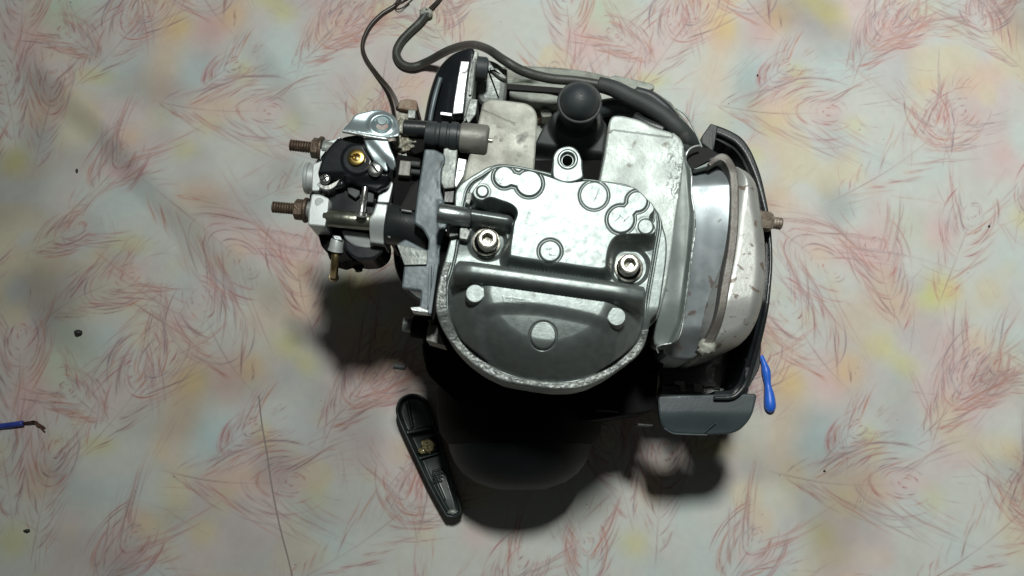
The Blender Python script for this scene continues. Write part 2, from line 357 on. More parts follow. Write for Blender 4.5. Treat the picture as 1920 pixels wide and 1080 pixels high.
for a in [(335, 50, 28, YEL, .75), (180, 150, 40, YEL, .6, 2), (455, 130, 18, YEL, .5), (355, 285, 26, YEL, .5), (30, 300, 30, YEL, .6), (245, 460, 36, YEL, .55, 1.6),
          (195, 478, 20, ORA, .5), (1760, 545, 34, YEL, .8), (1735, 560, 22, (.6, .66, .15), .5), (1785, 545, 18, ORA, .6), (1500, 150, 20, YEL, .4), (1545, 20, 26, YEL, .4), (1600, 235, 24, YEL, .4),
          (540, 645, 34, YEL, .7), (1440, 240, 25, YEL, .3), (1560, 30, 26, YEL, .4), (1795, 60, 30, YEL, .3), (1920, 410, 28, YEL, .5), (1740, 165, 26, ORA, .4),
          (100, 35, 50, GRN, .55), (140, 660, 60, GRN, .5), (80, 480, 40, GRN, .4), (1700, 430, 38, GRN, .45), (1890, 670, 40, GRN, .3),
          (330, 120, 48, BLU, .6), (245, 370, 50, BLU, .6, 1.3), (520, 250, 30, BLU, .4), (330, 540, 50, BLU, .4), (1560, 130, 50, BLU, .6), (1410, 140, 34, BLU, .5), (1830, 70, 55, BLU, .5), (1640, 310, 40, BLU, .5),
          (1570, 400, 45, BLU, .5), (1900, 480, 40, BLU, .5), (1560, 830, 55, BLU, .5), (210, 640, 40, BLU, .5), (520, 600, 36, BLU, .5), (420, 560, 40, BLU, .4),
          (60, 80, 40, PIN, .5), (440, 30, 42, ORA, .55), (400, 60, 36, PIN, .5), (75, 210, 36, PEA, .6), (250, 265, 26, PEA, .6), (420, 200, 46, PEA, .55, 1.4), (370, 205, 30, PEA, .35), (500, 205, 50, PIN, .45, 1.5),
          (380, 375, 50, PEA, .6, 1.4), (440, 430, 60, PIN, .45), (455, 470, 24, PEA, .5), (560, 470, 50, PIN, .6), (575, 570, 44, PEA, .65), (565, 520, 30, PEA, .4), (250, 510, 40, PIN, .55, 1.6), (110, 500, 50, PEA, .3, 2),
          (310, 630, 40, PEA, .35, .8), (335, 610, 20, PIN, .55), (430, 690, 40, PIN, .45), (470, 690, 26, ORA, .55), (230, 325, 40, PIN, .55, 3), (1350, 60, 40, PEA, .75, .5), (1340, 150, 36, PEA, .5, .6), (1350, 230, 30, (.66, .62, .40), .5),
          (1800, 220, 45, PIN, .55, 1.3), (1730, 30, 40, ORA, .35), (1850, 140, 30, PIN, .4), (1880, 290, 30, PIN, .5), (1600, 470, 44, PIN, .55), (1610, 600, 50, PEA, .55), (1765, 440, 36, PIN, .5), (1750, 650, 40, PIN, .4), (1830, 640, 28, PEA, .6),
          (680, 60, 50, PIN, .4), (870, 50, 50, PEA, .45), (1090, 70, 45, PIN, .5), (1230, 80, 50, PIN, .4), (620, 50, 60, PIN, .45), (640, 130, 40, MAU, .3), (770, 160, 30, PEA, .5), (1700, 640, 34, MAU, .4), (1640, 700, 40, MAU, .4)]:
    patch(*a)
# crayon-like feather strokes: coverage splatted per colour, then laid over the patches
SC = [np.array((.34, .11, .125)), np.array((.23, .125, .115)), np.array((.42, .17, .11)), np.array((.23, .18, .21))]
layers = [np.zeros((NY, NX), np.float32) for _ in SC]
PTS = [[] for _ in SC]
def stroke(p, a, wd, k):
    p = catmull(p, 5, closed=False); L = np.linalg.norm(np.diff(p, axis=0), axis=1).sum(); n = max(int(L / (STEP * .55)), 3)
    t = np.linspace(0, 1, n); u = t * (len(p) - 1); i = np.minimum(u.astype(int), len(p) - 2); f = (u - i)[:, None]
    q = p[i] * (1 - f) + p[i + 1] * f
    al = a * np.clip(np.minimum(t * 5, (1 - t) * 3.0), 0, 1) * (.75 + .35 * np.sin(t * rng.uniform(5, 14) + rng.uniform(0, 6)))
    PTS[k].append(np.c_[q, al, np.full(n, wd)])
MMP = .0005
def feather(bx, by, ex, ey, wd, dens=1.):
    B = np.array(Wn(bx, by, 0)); E_ = np.array(Wn(ex, ey, 0)); D_ = E_ - B; L = np.linalg.norm(D_); d = D_ / L; nrm = np.array((-d[1], d[0])); wd = wd * MMP * 1.3
    bow = rng.uniform(-.06, .06) * L
    S_ = lambda t: B + D_ * t + nrm * bow * 4 * t * (1 - t)
    F = []
    F.append(([S_(-.08), S_(.3), S_(.6), S_(.92)], .6, .5, 1))
    for side in (-1, 1):
        for t in np.arange(.03, .93, .046 / dens):
            if rng.random() < .15: continue
            t_ = t + rng.uniform(-.02, .02); s = S_(t_); ln = wd * (.35 + .85 * math.sin(math.pi * min(.06 + .62 * t_, 1))) * rng.uniform(.6, 1.25)
            st = rng.uniform(0, .4); fw = rng.uniform(1.1, 1.9); cv = rng.uniform(.03, .28)
            p = []
            for q in (st, st + (1 - st) * .33, st + (1 - st) * .66, 1):
                p.append(s + nrm * side * ln * (q - cv * q * q) + d * ln * (fw * q * .75 + .35 * q * q) + rng.normal(0, .0007, 2))
            k = rng.choice([0, 0, 1, 1, 2, 3]); a = rng.uniform(.2, .95) ** 1.2
            F.append((p, a * .92, rng.uniform(.42, .80), k))
            if rng.random() < .45: F.append(([x + rng.normal(0, .0014, 2) for x in p[:rng.integers(3, 5)]], a * .8, .42, k))
    for r_ in np.arange(.14, 1.25, .105):
        for _ in range(3):
            sd_ = rng.choice([-1, 1]); a0 = sd_ * rng.uniform(.5, 2.2) if r_ > .35 else rng.uniform(-3, 3); a1 = a0 + sd_ * rng.uniform(.7, 1.7); th = np.linspace(a0, a1, 6); rr = wd * r_ * .66 * rng.uniform(.92, 1.08)
            p = [E_ - d * wd * .25 * r_ + d * math.cos(t) * rr * 1.6 + nrm * math.sin(t) * rr for t in th]
            F.append((p, rng.uniform(.3, .95), rng.uniform(.45, .8), rng.choice([0, 0, 3, 1, 2])))
    for _ in range(int(9 * dens)):
        a0 = rng.uniform(-1.9, 1.9); r0 = wd * rng.uniform(.6, .9); r1 = r0 + wd * rng.uniform(.3, .9)
        v0 = np.array((math.cos(a0), math.sin(a0))); v1 = np.array((math.cos(a0 * .7), math.sin(a0 * .7)))
        p = [E_ + d * v0[0] * r0 + nrm * v0[1] * r0, E_ + (d * (v0[0] + v1[0]) + nrm * (v0[1] + v1[1])) * .25 * (r0 + r1), E_ + d * v1[0] * r1 + nrm * v1[1] * r1]
        F.append((p, rng.uniform(.15, .6), .45, rng.choice([0, 1, 2, 3])))
    for o in reps():
        c = S_(.6) + o
        if abs(c[0]) > .75 or abs(c[1]) > .5: continue
        for p, a, w_, k in F: stroke([x + o for x in p], a * rng.uniform(.8, 1.15), w_, k)
for f in [(290, 192, 512, 207, 74, 1.2), (165, 372, 240, 292, 58), (475, 738, 375, 560, 72), (275, 342, 468, 503, 74, 1.1), (588, 630, 560, 455, 56, 1.3), (88, 600, 250, 518, 52, 1.1), (313, 540, 245, 700, 56),
          (560, 150, 668, 10, 58), (495, 372, 755, 206, 56, 1.1), (655, 575, 750, 395, 52), (650, 760, 765, 678, 52), (590, 816, 705, 690, 52), (30, 275, 5, 130, 48), (1075, 165, 1060, -20, 52), (1190, 175, 1310, 5, 58),
          (880, 130, 800, 20, 50), (830, 420, 900, 330, 50), (980, 640, 1030, 520, 50), (60, 330, 110, 150, 40), (1010, 420, 1010, 300, 44), (400, 860, 480, 800, 40), (200, 120, 120, 60, 44), (720, 300, 690, 200, 44), (1140, 480, 1230, 430, 46), (880, 700, 930, 640, 46)]:
    feather(*f)
for _ in range(260):
    c = np.array((rng.uniform(-.6, .6), rng.uniform(-.35, .38))); a = rng.uniform(0, math.pi); L = rng.uniform(.008, .03); u = np.array((math.cos(a), math.sin(a))); v = np.array((-u[1], u[0]))
    for q in range(rng.integers(1, 5)):
        o = c + v * rng.normal(0, .005) + u * rng.normal(0, .005); b_ = rng.normal(0, .002)
        stroke([o - u * L, o + v * b_, o + u * L], rng.uniform(.1, .5), .42, rng.choice([0, 1, 2, 3]))
for k, L_ in enumerate(layers):
    A = np.concatenate(PTS[k]); A = A[(A[:, 0] > gx[0]) & (A[:, 0] < gx[-1]) & (A[:, 1] > gy[0]) & (A[:, 1] < gy[-1])]
    i = np.searchsorted(gx, A[:, 0]); j = np.searchsorted(gy, A[:, 1])
    for dj in (-2, -1, 0, 1):
        for di in (-2, -1, 0, 1):
            ii = np.clip(i + di, 0, NX - 1); jj = np.clip(j + dj, 0, NY - 1)
            r2 = ((gx[ii] - A[:, 0]) ** 2 + (gy[jj] - A[:, 1]) ** 2) / (STEP * A[:, 3] * 1.05) ** 2
            np.maximum.at(L_, (jj, ii), (A[:, 2] * np.exp(-r2)).astype(np.float32))
def blur(a):
    a = .25 * np.roll(a, 1, 0) + .5 * a + .25 * np.roll(a, -1, 0); return .25 * np.roll(a, 1, 1) + .5 * a + .25 * np.roll(a, -1, 1)
pc = [SC[0], SC[1], SC[2], SC[3]]
for L_, c in zip(layers, SC):
    # each stroke leaves a faint rosy halo where the dye bled
    h = L_.copy()
    for _ in range(7): h = blur(h)
    tint(np.clip(h * 1.3, 0, .4), (c * .25 + np.array((.60, .47, .45)) * .85)); tint(np.clip(L_ * 1.0, 0, .88), c)
wv = vnoise(GX, GY, 260, 21) * .5 + vnoise(GX, GY, 120, 22) * .5
col *= (.955 + .09 * wv)[..., None]
dirt = ss(.52, .85, vnoise(GX, GY, 9, 31) * .6 + vnoise(GX, GY, 24, 32) * .4); col *= (1 - .26 * dirt)[..., None]
idx = np.arange(NX * NY).reshape(NY, NX)
Q = np.stack([idx[:-1, :-1], idx[:-1, 1:], idx[1:, 1:], idx[1:, :-1]], -1).reshape(-1, 4)
me = bpy.data.meshes.new('patterned_cloth'); me.vertices.add(NX * NY)
me.vertices.foreach_set('co', np.stack([GX, GY, HZ], -1).astype(np.float32).ravel())
me.loops.add(Q.size); me.loops.foreach_set('vertex_index', Q.astype(np.int32).ravel())
me.polygons.add(len(Q)); me.polygons.foreach_set('loop_start', np.arange(0, Q.size, 4, dtype=np.int32))
me.update(calc_edges=True); me.polygons.foreach_set('use_smooth', np.ones(len(Q), bool))
ca = me.color_attributes.new('print', 'FLOAT_COLOR', 'POINT')
ca.data.foreach_set('color', np.concatenate([np.clip(col, 0, 1), np.ones((NY, NX, 1))], -1).astype(np.float32).ravel())
cm = mat('printed_cloth', (1, 1, 1), rough=.75, spec=.25, bump=.00012, bscale=900)
at = cm.node_tree.nodes.new('ShaderNodeAttribute'); at.attribute_name = 'print'
cm.node_tree.links.new(at.outputs['Color'], cm.node_tree.nodes['Principled BSDF'].inputs['Base Color'])
cloth = link('patterned_cloth', me, cm, None); cloth['kind'] = 'structure'
del layers, PTS
# ------------------------------------------------------------------ the engine
eng = empty('engine', P(1000, 560, 0))
def T_(name, pts, m, par, rad, **k): return tube(name, [P(*p) for p in pts], rad, m, par, **k)

# --- lower body: crankcase, barrel with fins, fan housing and starter at the front
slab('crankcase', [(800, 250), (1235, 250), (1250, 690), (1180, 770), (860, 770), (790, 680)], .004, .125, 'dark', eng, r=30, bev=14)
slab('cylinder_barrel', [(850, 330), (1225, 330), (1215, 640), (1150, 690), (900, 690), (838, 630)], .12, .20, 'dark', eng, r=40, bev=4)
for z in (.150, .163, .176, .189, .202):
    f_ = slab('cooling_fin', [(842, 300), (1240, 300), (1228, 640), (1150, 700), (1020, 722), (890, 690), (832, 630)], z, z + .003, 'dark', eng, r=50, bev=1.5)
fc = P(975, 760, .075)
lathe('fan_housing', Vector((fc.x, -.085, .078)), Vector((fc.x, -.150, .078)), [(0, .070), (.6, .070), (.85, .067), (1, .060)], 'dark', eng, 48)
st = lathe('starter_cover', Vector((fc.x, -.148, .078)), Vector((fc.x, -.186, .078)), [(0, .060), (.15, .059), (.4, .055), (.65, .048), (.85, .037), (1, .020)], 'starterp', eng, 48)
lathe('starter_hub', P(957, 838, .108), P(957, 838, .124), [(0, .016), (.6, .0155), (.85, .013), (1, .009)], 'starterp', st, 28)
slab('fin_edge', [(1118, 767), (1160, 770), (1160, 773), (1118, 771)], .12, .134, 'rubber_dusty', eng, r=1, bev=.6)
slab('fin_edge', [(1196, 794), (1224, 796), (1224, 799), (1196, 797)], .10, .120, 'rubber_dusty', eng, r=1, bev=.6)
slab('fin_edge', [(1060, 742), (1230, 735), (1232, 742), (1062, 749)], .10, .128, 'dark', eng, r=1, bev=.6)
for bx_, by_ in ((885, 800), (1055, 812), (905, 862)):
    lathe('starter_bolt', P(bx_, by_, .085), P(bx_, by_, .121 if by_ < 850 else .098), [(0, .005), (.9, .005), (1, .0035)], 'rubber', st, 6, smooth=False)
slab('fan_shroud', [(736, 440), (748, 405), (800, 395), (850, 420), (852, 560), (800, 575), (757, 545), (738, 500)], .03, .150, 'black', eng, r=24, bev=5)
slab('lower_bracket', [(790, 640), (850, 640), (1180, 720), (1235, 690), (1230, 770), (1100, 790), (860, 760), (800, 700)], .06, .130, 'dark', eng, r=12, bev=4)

# --- back cover, the rounded weathered casting that shows above the sheets
def zback(X, Y, D):
    z = .150 - edge(D, 16) * MM * 1.0
    c = np.hypot((X - 1010) / 1.75, (Y - 330))
    z = z - .014 * ss(160, 205, c) - .008 * ss(205, 222, c)
    z = z - .020 * ss(0, 3, 4.5 - np.abs(Y - (158 + (X - 950) * .035)) ) * (X < 1110)
    z = z + .0035 * (np.abs((c - 176)) < 2.5)
    return z
bc = hf('back_cover', [(897, 118), (930, 108), (985, 106), (1045, 111), (1105, 122), (1160, 139), (1205, 152), (1228, 160), (1262, 184), (1290, 222), (1312, 265), (1318, 330), (900, 330), (893, 200)], .14, zback, .02, 'sidecast', eng, 2.5)
slab('cover_lip', [(1150, 140), (1205, 152), (1226, 158), (1228, 166), (1212, 170), (1160, 163), (1130, 156)], .150, .158, 'sidecast', bc, r=6, bev=2)
slab('back_fin', [(955, 169), (1005, 170), (1048, 180), (1050, 197), (1000, 193), (954, 188)], .12, .172, 'sidecast', bc, r=3, bev=2)
slab('back_fin', [(1104, 194), (1190, 206), (1188, 213), (1104, 203)], .12, .170, 'sidecast', bc, r=2, bev=1)
slab('fin_gap_shade', [(946, 156), (1062, 165), (1062, 175), (946, 167)], .12, .1745, 'hole', bc, r=2, bev=1)  # solid black strip laid on top as the shade between fins
slab('rusty_recess', [(950, 190), (1060, 198), (1060, 222), (1000, 226), (960, 210)], .12, .158, 'brownred', bc, r=3, bev=2)
slab('recess_boss', [(1012, 204), (1032, 204), (1036, 218), (1016, 220)], .15, .166, 'sidecast', bc, r=6, bev=2)
slab('gap_shade', [(1110, 205), (1200, 212), (1270, 250), (1290, 300), (1120, 240)], .12, .168, 'hole', eng, r=10, bev=2)  # black slab painted as the shade of an open gap

# --- pale sheets either side of the head
def zlp(X, Y, D):
    z = .2285 - edge(D, 3.5) * MM
    d, t = seg(X, Y, 900, 207, 964, 234); z = z - .0011 * ss(0, 1, 1.9 - d)
    z = z + .0012 * ss(14, -14, (Y - 214 - (X - 900) * .42)) 
    for cx, cy, r_ in ((930, 258, 3), (940, 262, 4), (975, 290, 5), (985, 275, 4), (968, 300, 4)): z = z + .001 * ss(0, 1, (r_ - np.hypot(X - cx, Y - cy)) / r_)
    return z
lsh = hf('left_head_sheet', roundpoly([(893, 243), (905, 194), (917, 186), (940, 188), (988, 194), (1003, 205), (1008, 222), (1003, 300), (1000, 340), (860, 360), (880, 290)], 9), .2285, zlp, .19, 'sheet_dirty', eng, 2)
def zrp(X, Y, D):
    z = .2300 - edge(D, 3.5) * MM
    z = z - .0016 * ss(-1.5, 1.5, -(Y - 243 - (X - 1150) * .13 - 6 * ss(1150, 1143, X))) * (X < 1262)
    for cx, cy in ((1183, 262), (1180, 262)): 
        c = np.hypot(X - cx, Y - cy); z = z + .00006 * ss(0, 1, 2.2 - np.abs(c - 21))
    rg = vn2(X, Y); z = z + .0011 * ss(.55, .75, rg) * ss(1235, 1270, X) * ss(240, 290, Y) * ss(400, 330, Y)
    return z
_t = np.random.default_rng(5).random((256, 256))
def vn2(X, Y, s=.28):
    u = X * s; v = Y * s; i = np.floor(u).astype(int); j = np.floor(v).astype(int); fu = u - i; fv = v - j; i %= 256; j %= 256
    a = (i + 1) % 256; b = (j + 1) % 256; return (_t[j, i] * (1 - fu) + _t[j, a] * fu) * (1 - fv) + (_t[b, i] * (1 - fu) + _t[b, a] * fu) * fv
rsh = hf('right_head_sheet', roundpoly([(1122, 345), (1133, 290), (1142, 228), (1148, 215), (1165, 214), (1200, 222), (1226, 236), (1262, 246), (1280, 262), (1284, 285), (1277, 350), (1264, 440), (1252, 530), (1232, 600), (1180, 640), (1130, 500)], 10), .230, zrp, .19, 'sheet', eng, 2)

# --- grey heat shield, bent edge towards the muffler
def zsh(X, Y, D):
    xr = np.interp(Y, [290, 320, 400, 470, 540, 600, 650], [1290, 1296, 1302, 1297, 1289, 1281, 1262])
    return .222 - edge(D, 2.5) * MM + .0035 * ss(10, 0, xr - X) - .004 * ss(1285, 1240, X) - .006 * ss(560, 650, Y)
hs = hf('heat_shield', catmull([(1284, 282), (1287, 303), (1295, 322), (1297, 345), (1297, 368), (1302, 400), (1303, 430), (1297, 475), (1292, 520), (1288, 550), (1282, 595), (1275, 628), (1262, 642), (1240, 646), (1230, 630), (1240, 560), (1250, 450), (1262, 360), (1272, 300)], 3), .222, zsh, .195, 'grey_sheet', eng, 2)
T_('edge_highlight', [(1297, 328, .2245), (1296.5, 364, .2245), (1302, 400, .2245), (1303.5, 430, .2245), (1297.5, 475, .2245), (1293, 520, .2235), (1288.5, 550, .222), (1282.5, 594, .220), (1275, 628, .218), (1262, 642, .216), (1240, 647, .214), (1231, 652, .212), (1234, 661, .208)], 'bright', hs, .00055, seg_=8)  # bright line laid along the shield's rim as its highlight

# --- valve cover, cast: flange, lip, raised plateau, bolt pads, cross ridge, front bowl
OUT = [(851, 379), (852, 357), (860, 342), (874, 330), (892, 319), (911, 308), (926, 303), (940, 301), (964, 303), (994, 309), (1029, 316), (1060, 321), (1088, 326), (1112, 330), (1148, 335), (1170, 338), (1185, 343), (1202, 357), (1220, 373), (1235, 389), (1243, 405), (1247, 422), (1253, 445), (1253, 480), (1247, 525), (1241, 565), (1236, 583), (1225, 594), (1221, 612), (1215, 638), (1199, 664), (1173, 682), (1147, 700), (1111, 718), (1080, 725.5), (1041, 726), (997, 720), (945, 711), (904, 691), (873, 668), (847, 641), (826, 610), (816, 578), (818, 545), (825, 511), (831, 488), (838, 462), (845, 435), (850, 405)]
LIP = [(868, 400), (874, 370), (880, 350), (890, 338), (904, 330), (922, 318), (938, 312), (964, 313), (1000, 320), (1029, 327), (1064, 339), (1098, 337), (1136, 342), (1172, 348), (1190, 355), (1208, 371), (1228, 388), (1234, 404), (1235, 424), (1229, 460), (1221, 508), (1214, 548), (1211, 575), (1209, 604), (1199, 635), (1171, 663), (1137, 686), (1098, 705), (1059, 712), (1002, 708), (945, 694), (898, 663), (866, 635), (848, 604), (840, 578), (840, 532), (848, 505), (856, 470), (862, 430)]
PLT = [(887, 375), (893, 363), (903, 351), (914, 340), (925, 330), (942, 325), (964, 327), (1000, 335), (1029, 344), (1062, 354), (1098, 351), (1136, 354), (1172, 361), (1188, 366), (1203, 380), (1219, 396), (1221, 408), (1213, 420), (1222, 434), (1223, 446), (1214, 453), (1198, 452), (1182, 452), (1160, 452), (1146, 460), (1137, 476), (1133, 497), (1128, 514), (1086, 510), (1040, 503), (1000, 498), (963, 492), (956, 487), (959, 455), (962, 432), (968, 412), (960, 399), (940, 391), (920, 385), (906, 390), (893, 386)]
lipP = catmull(LIP, 4); pltP = catmull(PLT, 4)
LUG = [(1033, 330), (1036, 305), (1038, 292), (1046, 281), (1058, 275), (1072, 276), (1084, 285), (1091, 300), (1092, 316), (1094, 336)]
STK = [((1100, 372), (1112, 385), (1118, 366)), ((1108, 390), (1113, 376)), ((1148, 425), (1156, 418), (1164, 426), (1172, 418)), ((930, 345), (940, 358), (948, 345)), ((1022, 477), (1030, 477), (1030, 488), (1038, 488)),
       ((944, 566), (946, 576)), ((951, 568), (957, 568), (951, 577), (958, 578)), ((963, 569), (969, 570), (968, 579), (962, 578), (963, 569)), ((974, 571), (980, 571), (979, 580), (973, 580), (974, 571)), ((986, 573), (985, 582)), ((992, 573), (991, 583)),
       ((1000, 397), (992, 412), (985, 430)), ((908, 400), (905, 412)), ((893, 412), (903, 422))]
def zcov(X, Y, D):
    lo_p = sd(X, Y, lipP); pl = sd(X, Y, pltP)
    z = .2365 + .0075 * ss(640, 570, Y) - edge(D, 3) * MM
    # raised lip line on the flange's inner side (top and right only)
    lipw = ss(.0, 1.2, 3.2 - np.abs(lo_p + 5)) * ss(600, 540, Y) * ss(860, 880, X)
    z = z + .0024 * ss(-3.5, 1.5, lo_p) * ss(560, 535, Y) + lipw * .0003
    inner = ss(-1, 3, lo_p)
    gut = .2472      # the floor round the plateau
    # front bowl: dome falling to the rim
    rid_c = 513 + (X - 858) * .172     # the ridge centre line, sloping down to the right
    below = ss(2, 12, Y - rid_c)
    bowlD = np.clip(lo_p, 0, 80)
    rr_ = np.hypot((X - 1026) / 186, (np.maximum(Y, 560) - 548 - (X - 1026) * .04) / 166)
    dome = .2680 - .000060 * 8 * np.logaddexp(0, (Y - 600 - (X - 1026) * .12) / 8) * ss(.75, .45, np.abs(X - 1020) / 190) - .0230 * np.clip((rr_ - .56) / .44, 0, 1.1) ** 1.7
    pk = sd(X, Y, BOWL); dome = dome - .0032 * ss(-8, 16, pk)
    up = gut + .004 * ss(0, 1, (Y - 430) / 60)
    zin = up * (1 - below) + dome * below
    # recesses of the two bolts
    for bx, by, rr in ((914, 453, 36), (1180, 500, 37)):
        c = np.hypot(X - bx, Y - by); zin = zin - .0030 * ss(rr + 4, rr - 6, c) * (1 - below)
    z = np.where(lo_p > -1, z * (1 - inner) + zin * inner, z)
    z = np.where((Y > 560) & (lo_p > -3), np.maximum(z, 0), z)
    # plateau
    z = z + (.2655 - z) * ss(-7 - 13 * ss(440, 475, Y), 2.5, pl) * inner
    z = z - .0024 * np.exp(-((lo_p + 2) / 1.7) ** 2) * ss(600, 540, Y) - .0014 * np.exp(-((pl + 5) / 2.4) ** 2) * ss(455, 440, Y) * inner
    # discs with a groove round them
    def disc(z, c, up_, gr):
        return z + up_ * ss(-1, 1.5, c) - .42 * gr * np.exp(-((c + 2.5) / 2.2) ** 2)
    a = circ(X, Y, 946, 346, 19); b = circ(X, Y, 991, 358, 23.5); n_, t = seg(X, Y, 946, 346, 991, 358)
    c1 = np.maximum(np.maximum(a, b), 11.5 - n_); z = disc(z, c1, .0005, .0016)
    z = disc(z, circ(X, Y, 906, 373, 10.5), .0009, .0004)
    z = disc(z, circ(X, Y, 1110, 380, 24), -.0001, .0014)
    a = circ(X, Y, 1189, 391, 18); b = circ(X, Y, 1159, 424, 24); n_, t = seg(X, Y, 1189, 391, 1159, 424)
    z = disc(z, np.maximum(np.maximum(a, b), 11 - n_), .0003, .0014)
    z = disc(z, circ(X, Y, 1204, 437, 14), .0005, .0003)
    z = disc(z, circ(X, Y, 1029.5, 482, 19), .0004, .0014)
    for cx_, cy_, r_ in ((892, 560, 17.5), (1151, 602, 17.5)): 
        c = circ(X, Y, cx_, cy_, r_); m_ = ss(-1.2, 1.2, c); z = z * (1 - m_) + (.2668 if cx_ < 1000 else .2662) * m_
    c = circ(X, Y, 1017, 635, 24); z = z - .0009 * np.exp(-((c + 1) / 1.6) ** 2) + ss(0, 2, c) * (.0006 + .00005 * (Y - 635))
    # cross ridge and the tube's root
    d, t = seg(X, Y, 845, 516, 1222, 569); z = np.maximum(z, np.where(lo_p > 1, .2440 + (.0320 * np.sqrt(np.clip(1 - (d / 25) ** 3, 0, 1)) - .004 * ss(.80, 1, t) - .004 * ss(.12, 0, t)) * ss(-1, 15, lo_p) - .02 * (d > 24.6), 0))
    d, t = seg(X, Y, 845, 402, 950, 419); z = np.maximum(z, .2465 + .0140 * np.sqrt(np.clip(1 - (d / 15) ** 2, 0, 1)) - .02 * (d > 14.4))
    # lug at the back
    lg = sd(X, Y, LUGP); h = .2520 - edge(np.maximum(lg, 0), 3) * MM; z = np.maximum(z, np.where(lg > 0, h, 0)); 
    c = circ(X, Y, 1064, 301, 19); z = z + .0006 * ss(0, 1.5, c) - .0030 * ss(0, 2, circ(X, Y, 1064, 301, 14))
    for st_ in STK:
        for (ax, ay), (bx, by) in zip(st_[:-1], st_[1:]):
            d, t = seg(X, Y, ax, ay, bx, by); z = z + .00007 * ss(0, 1.4, 2.2 - d)
    return z + .00005 * (vn2(X, Y, .11) - .5) + .00002 * (vn2(X, Y, .37) - .5)
BOWL = catmull([(900, 600), (925, 585), (1000, 584), (1080, 597), (1128, 612), (1146, 632), (1140, 680), (1090, 716), (1010, 722), (935, 700), (900, 650)], 4)
LUGP = catmull([(1036, 332), (1036, 305), (1038, 292), (1046, 281), (1058, 276), (1072, 276), (1084, 285), (1091, 300), (1092, 318), (1093, 334), (1078, 342), (1060, 344), (1046, 340)], 4)
OUT2 = OUT[:11] + [(1034, 316), (1036, 303), (1038, 292), (1046, 281), (1058, 275.5), (1072, 276), (1084, 285), (1091, 300), (1092, 318), (1094, 328)] + OUT[13:]
hole = [(1064 + 10 * math.cos(a), 301 + 10.5 * math.sin(a)) for a in np.linspace(0, 2 * math.pi, 24, endpoint=False)]
cov = hf('valve_cover', catmull(OUT2, 4), .250, zcov, .226, 'cast', eng, 1.0, holes=[hole])
# flange skin with its stained band round the front
slab('head_flange', [(p[0] , p[1]) for p in OUT], .195, .2275, 'castgrey', eng, r=10, bev=2, zr=.250)
def rim(X, Y, D): return .2374 + .0075 * ss(640, 570, Y) - edge(D, 2.4) * MM + .0005 * (vn2(X, Y, .33) - .5)
ro = catmull(OUT, 4); ri = catmull(LIP, 4)
def ringpart(y_from, x_max):
    k = [p for p in OUT if p[1] >= y_from]; return k
front_out = [(1221, 612), (1215, 638), (1199, 664), (1173, 682), (1147, 700), (1111, 718), (1080, 725.5), (1041, 726), (997, 720), (945, 711), (904, 691), (873, 668), (847, 641), (826, 610), (816, 578), (818, 545), (825, 511), (831, 488)]
front_in = [(846, 488), (838, 515), (836, 545), (838, 579), (846, 605), (863, 635), (896, 664), (943, 695), (1001, 709), (1059, 713), (1098, 706), (1138, 688), (1172, 665), (1200, 636), (1209, 614)]
hf('stained_rim', np.concatenate([catmull(front_out, 5, False), catmull(front_in, 5, False)]), .250, rim, .2270, 'rim', cov, 1.3)
# bolts with washers
for hx, hy, wx_, wy_, tl in ((914, 447, 912, 455, 0), (1181, 494, 1178.5, 503, .1)):
    z0 = .2482
    b0 = P(wx_, wy_, z0); lathe('washer', b0, b0 + Vector((0, 0, .0022)), [(0, .0090), (.15, .0095), (.85, .0095), (1, .0088)], 'bolt', cov, 36)
    c_ = P(wx_, wy_ - 1, z0 + .002); lathe('collar', c_, c_ + Vector((0, 0, .0035)), [(0, .0082), (.3, .0078), (1, .0066)], 'dark', cov, 32)
    h0 = P(hx, hy, z0 + .0155) - Vector((0, 0, .010)); r = .0067
    V = []; F = []; n = 36; hexr = .0037
    hd = lathe('bolt', h0, h0 + Vector((0, 0, .010)), [(0, r * .97), (.06, r), (.9, r), (.97, r * .96), (1, r * .90), (1, r * .68), (1.0, r * .60)], 'bolt', cov, 36, cap=False)
    hx_ = lathe('hex_socket', h0 + Vector((0, 0, .0102)), h0 + Vector((0, 0, .0048)), [(0, r * .66), (.06, hexr * 1.12), (.12, hexr), (.9, hexr), (1, .0003)], 'bolt', cov, 6, smooth=False, rot=R(10 if tl else 25), cap=False)
    ri_ = lathe('bolt_face', h0 + Vector((0, 0, .0098)), h0 + Vector((0, 0, .01015)), [(0, r * .62), (1, hexr * 1.0)], 'bolt', cov, 36, cap=False)
# breather tube
bp0 = P(820, 399, .2600); bp1 = P(882, 408.5, .2570); br = .0066
lathe('breather_tube', bp0, bp1, [(.10, br * .55), (.01, br * .62), (0, br * .80), (.015, br * .95), (.05, br), (.95, br * .98), (1, br * .9)], 'tubem', cov, 32, cap=False)
lathe('tube_bore', bp0 + (bp1 - bp0) * .02, bp0 + (bp1 - bp0) * .2, [(0, br * .62), (1, br * .5)], 'hole', cov, 20)
slab('casting_tab', [(862, 427), (873, 424), (882, 434), (876, 450), (861, 447)], .240, .2560, 'rim', cov, r=3, bev=1.5)
slab('casting_tab', [(874, 362), (884, 360), (885, 370), (880, 384), (872, 380)], .240, .2535, 'rim', cov, r=3, bev=1.5)
slab('casting_tab', [(842, 424), (859, 424), (860, 441), (842, 444)], .235, .2490, 'castgrey', cov, r=3, bev=1.5)

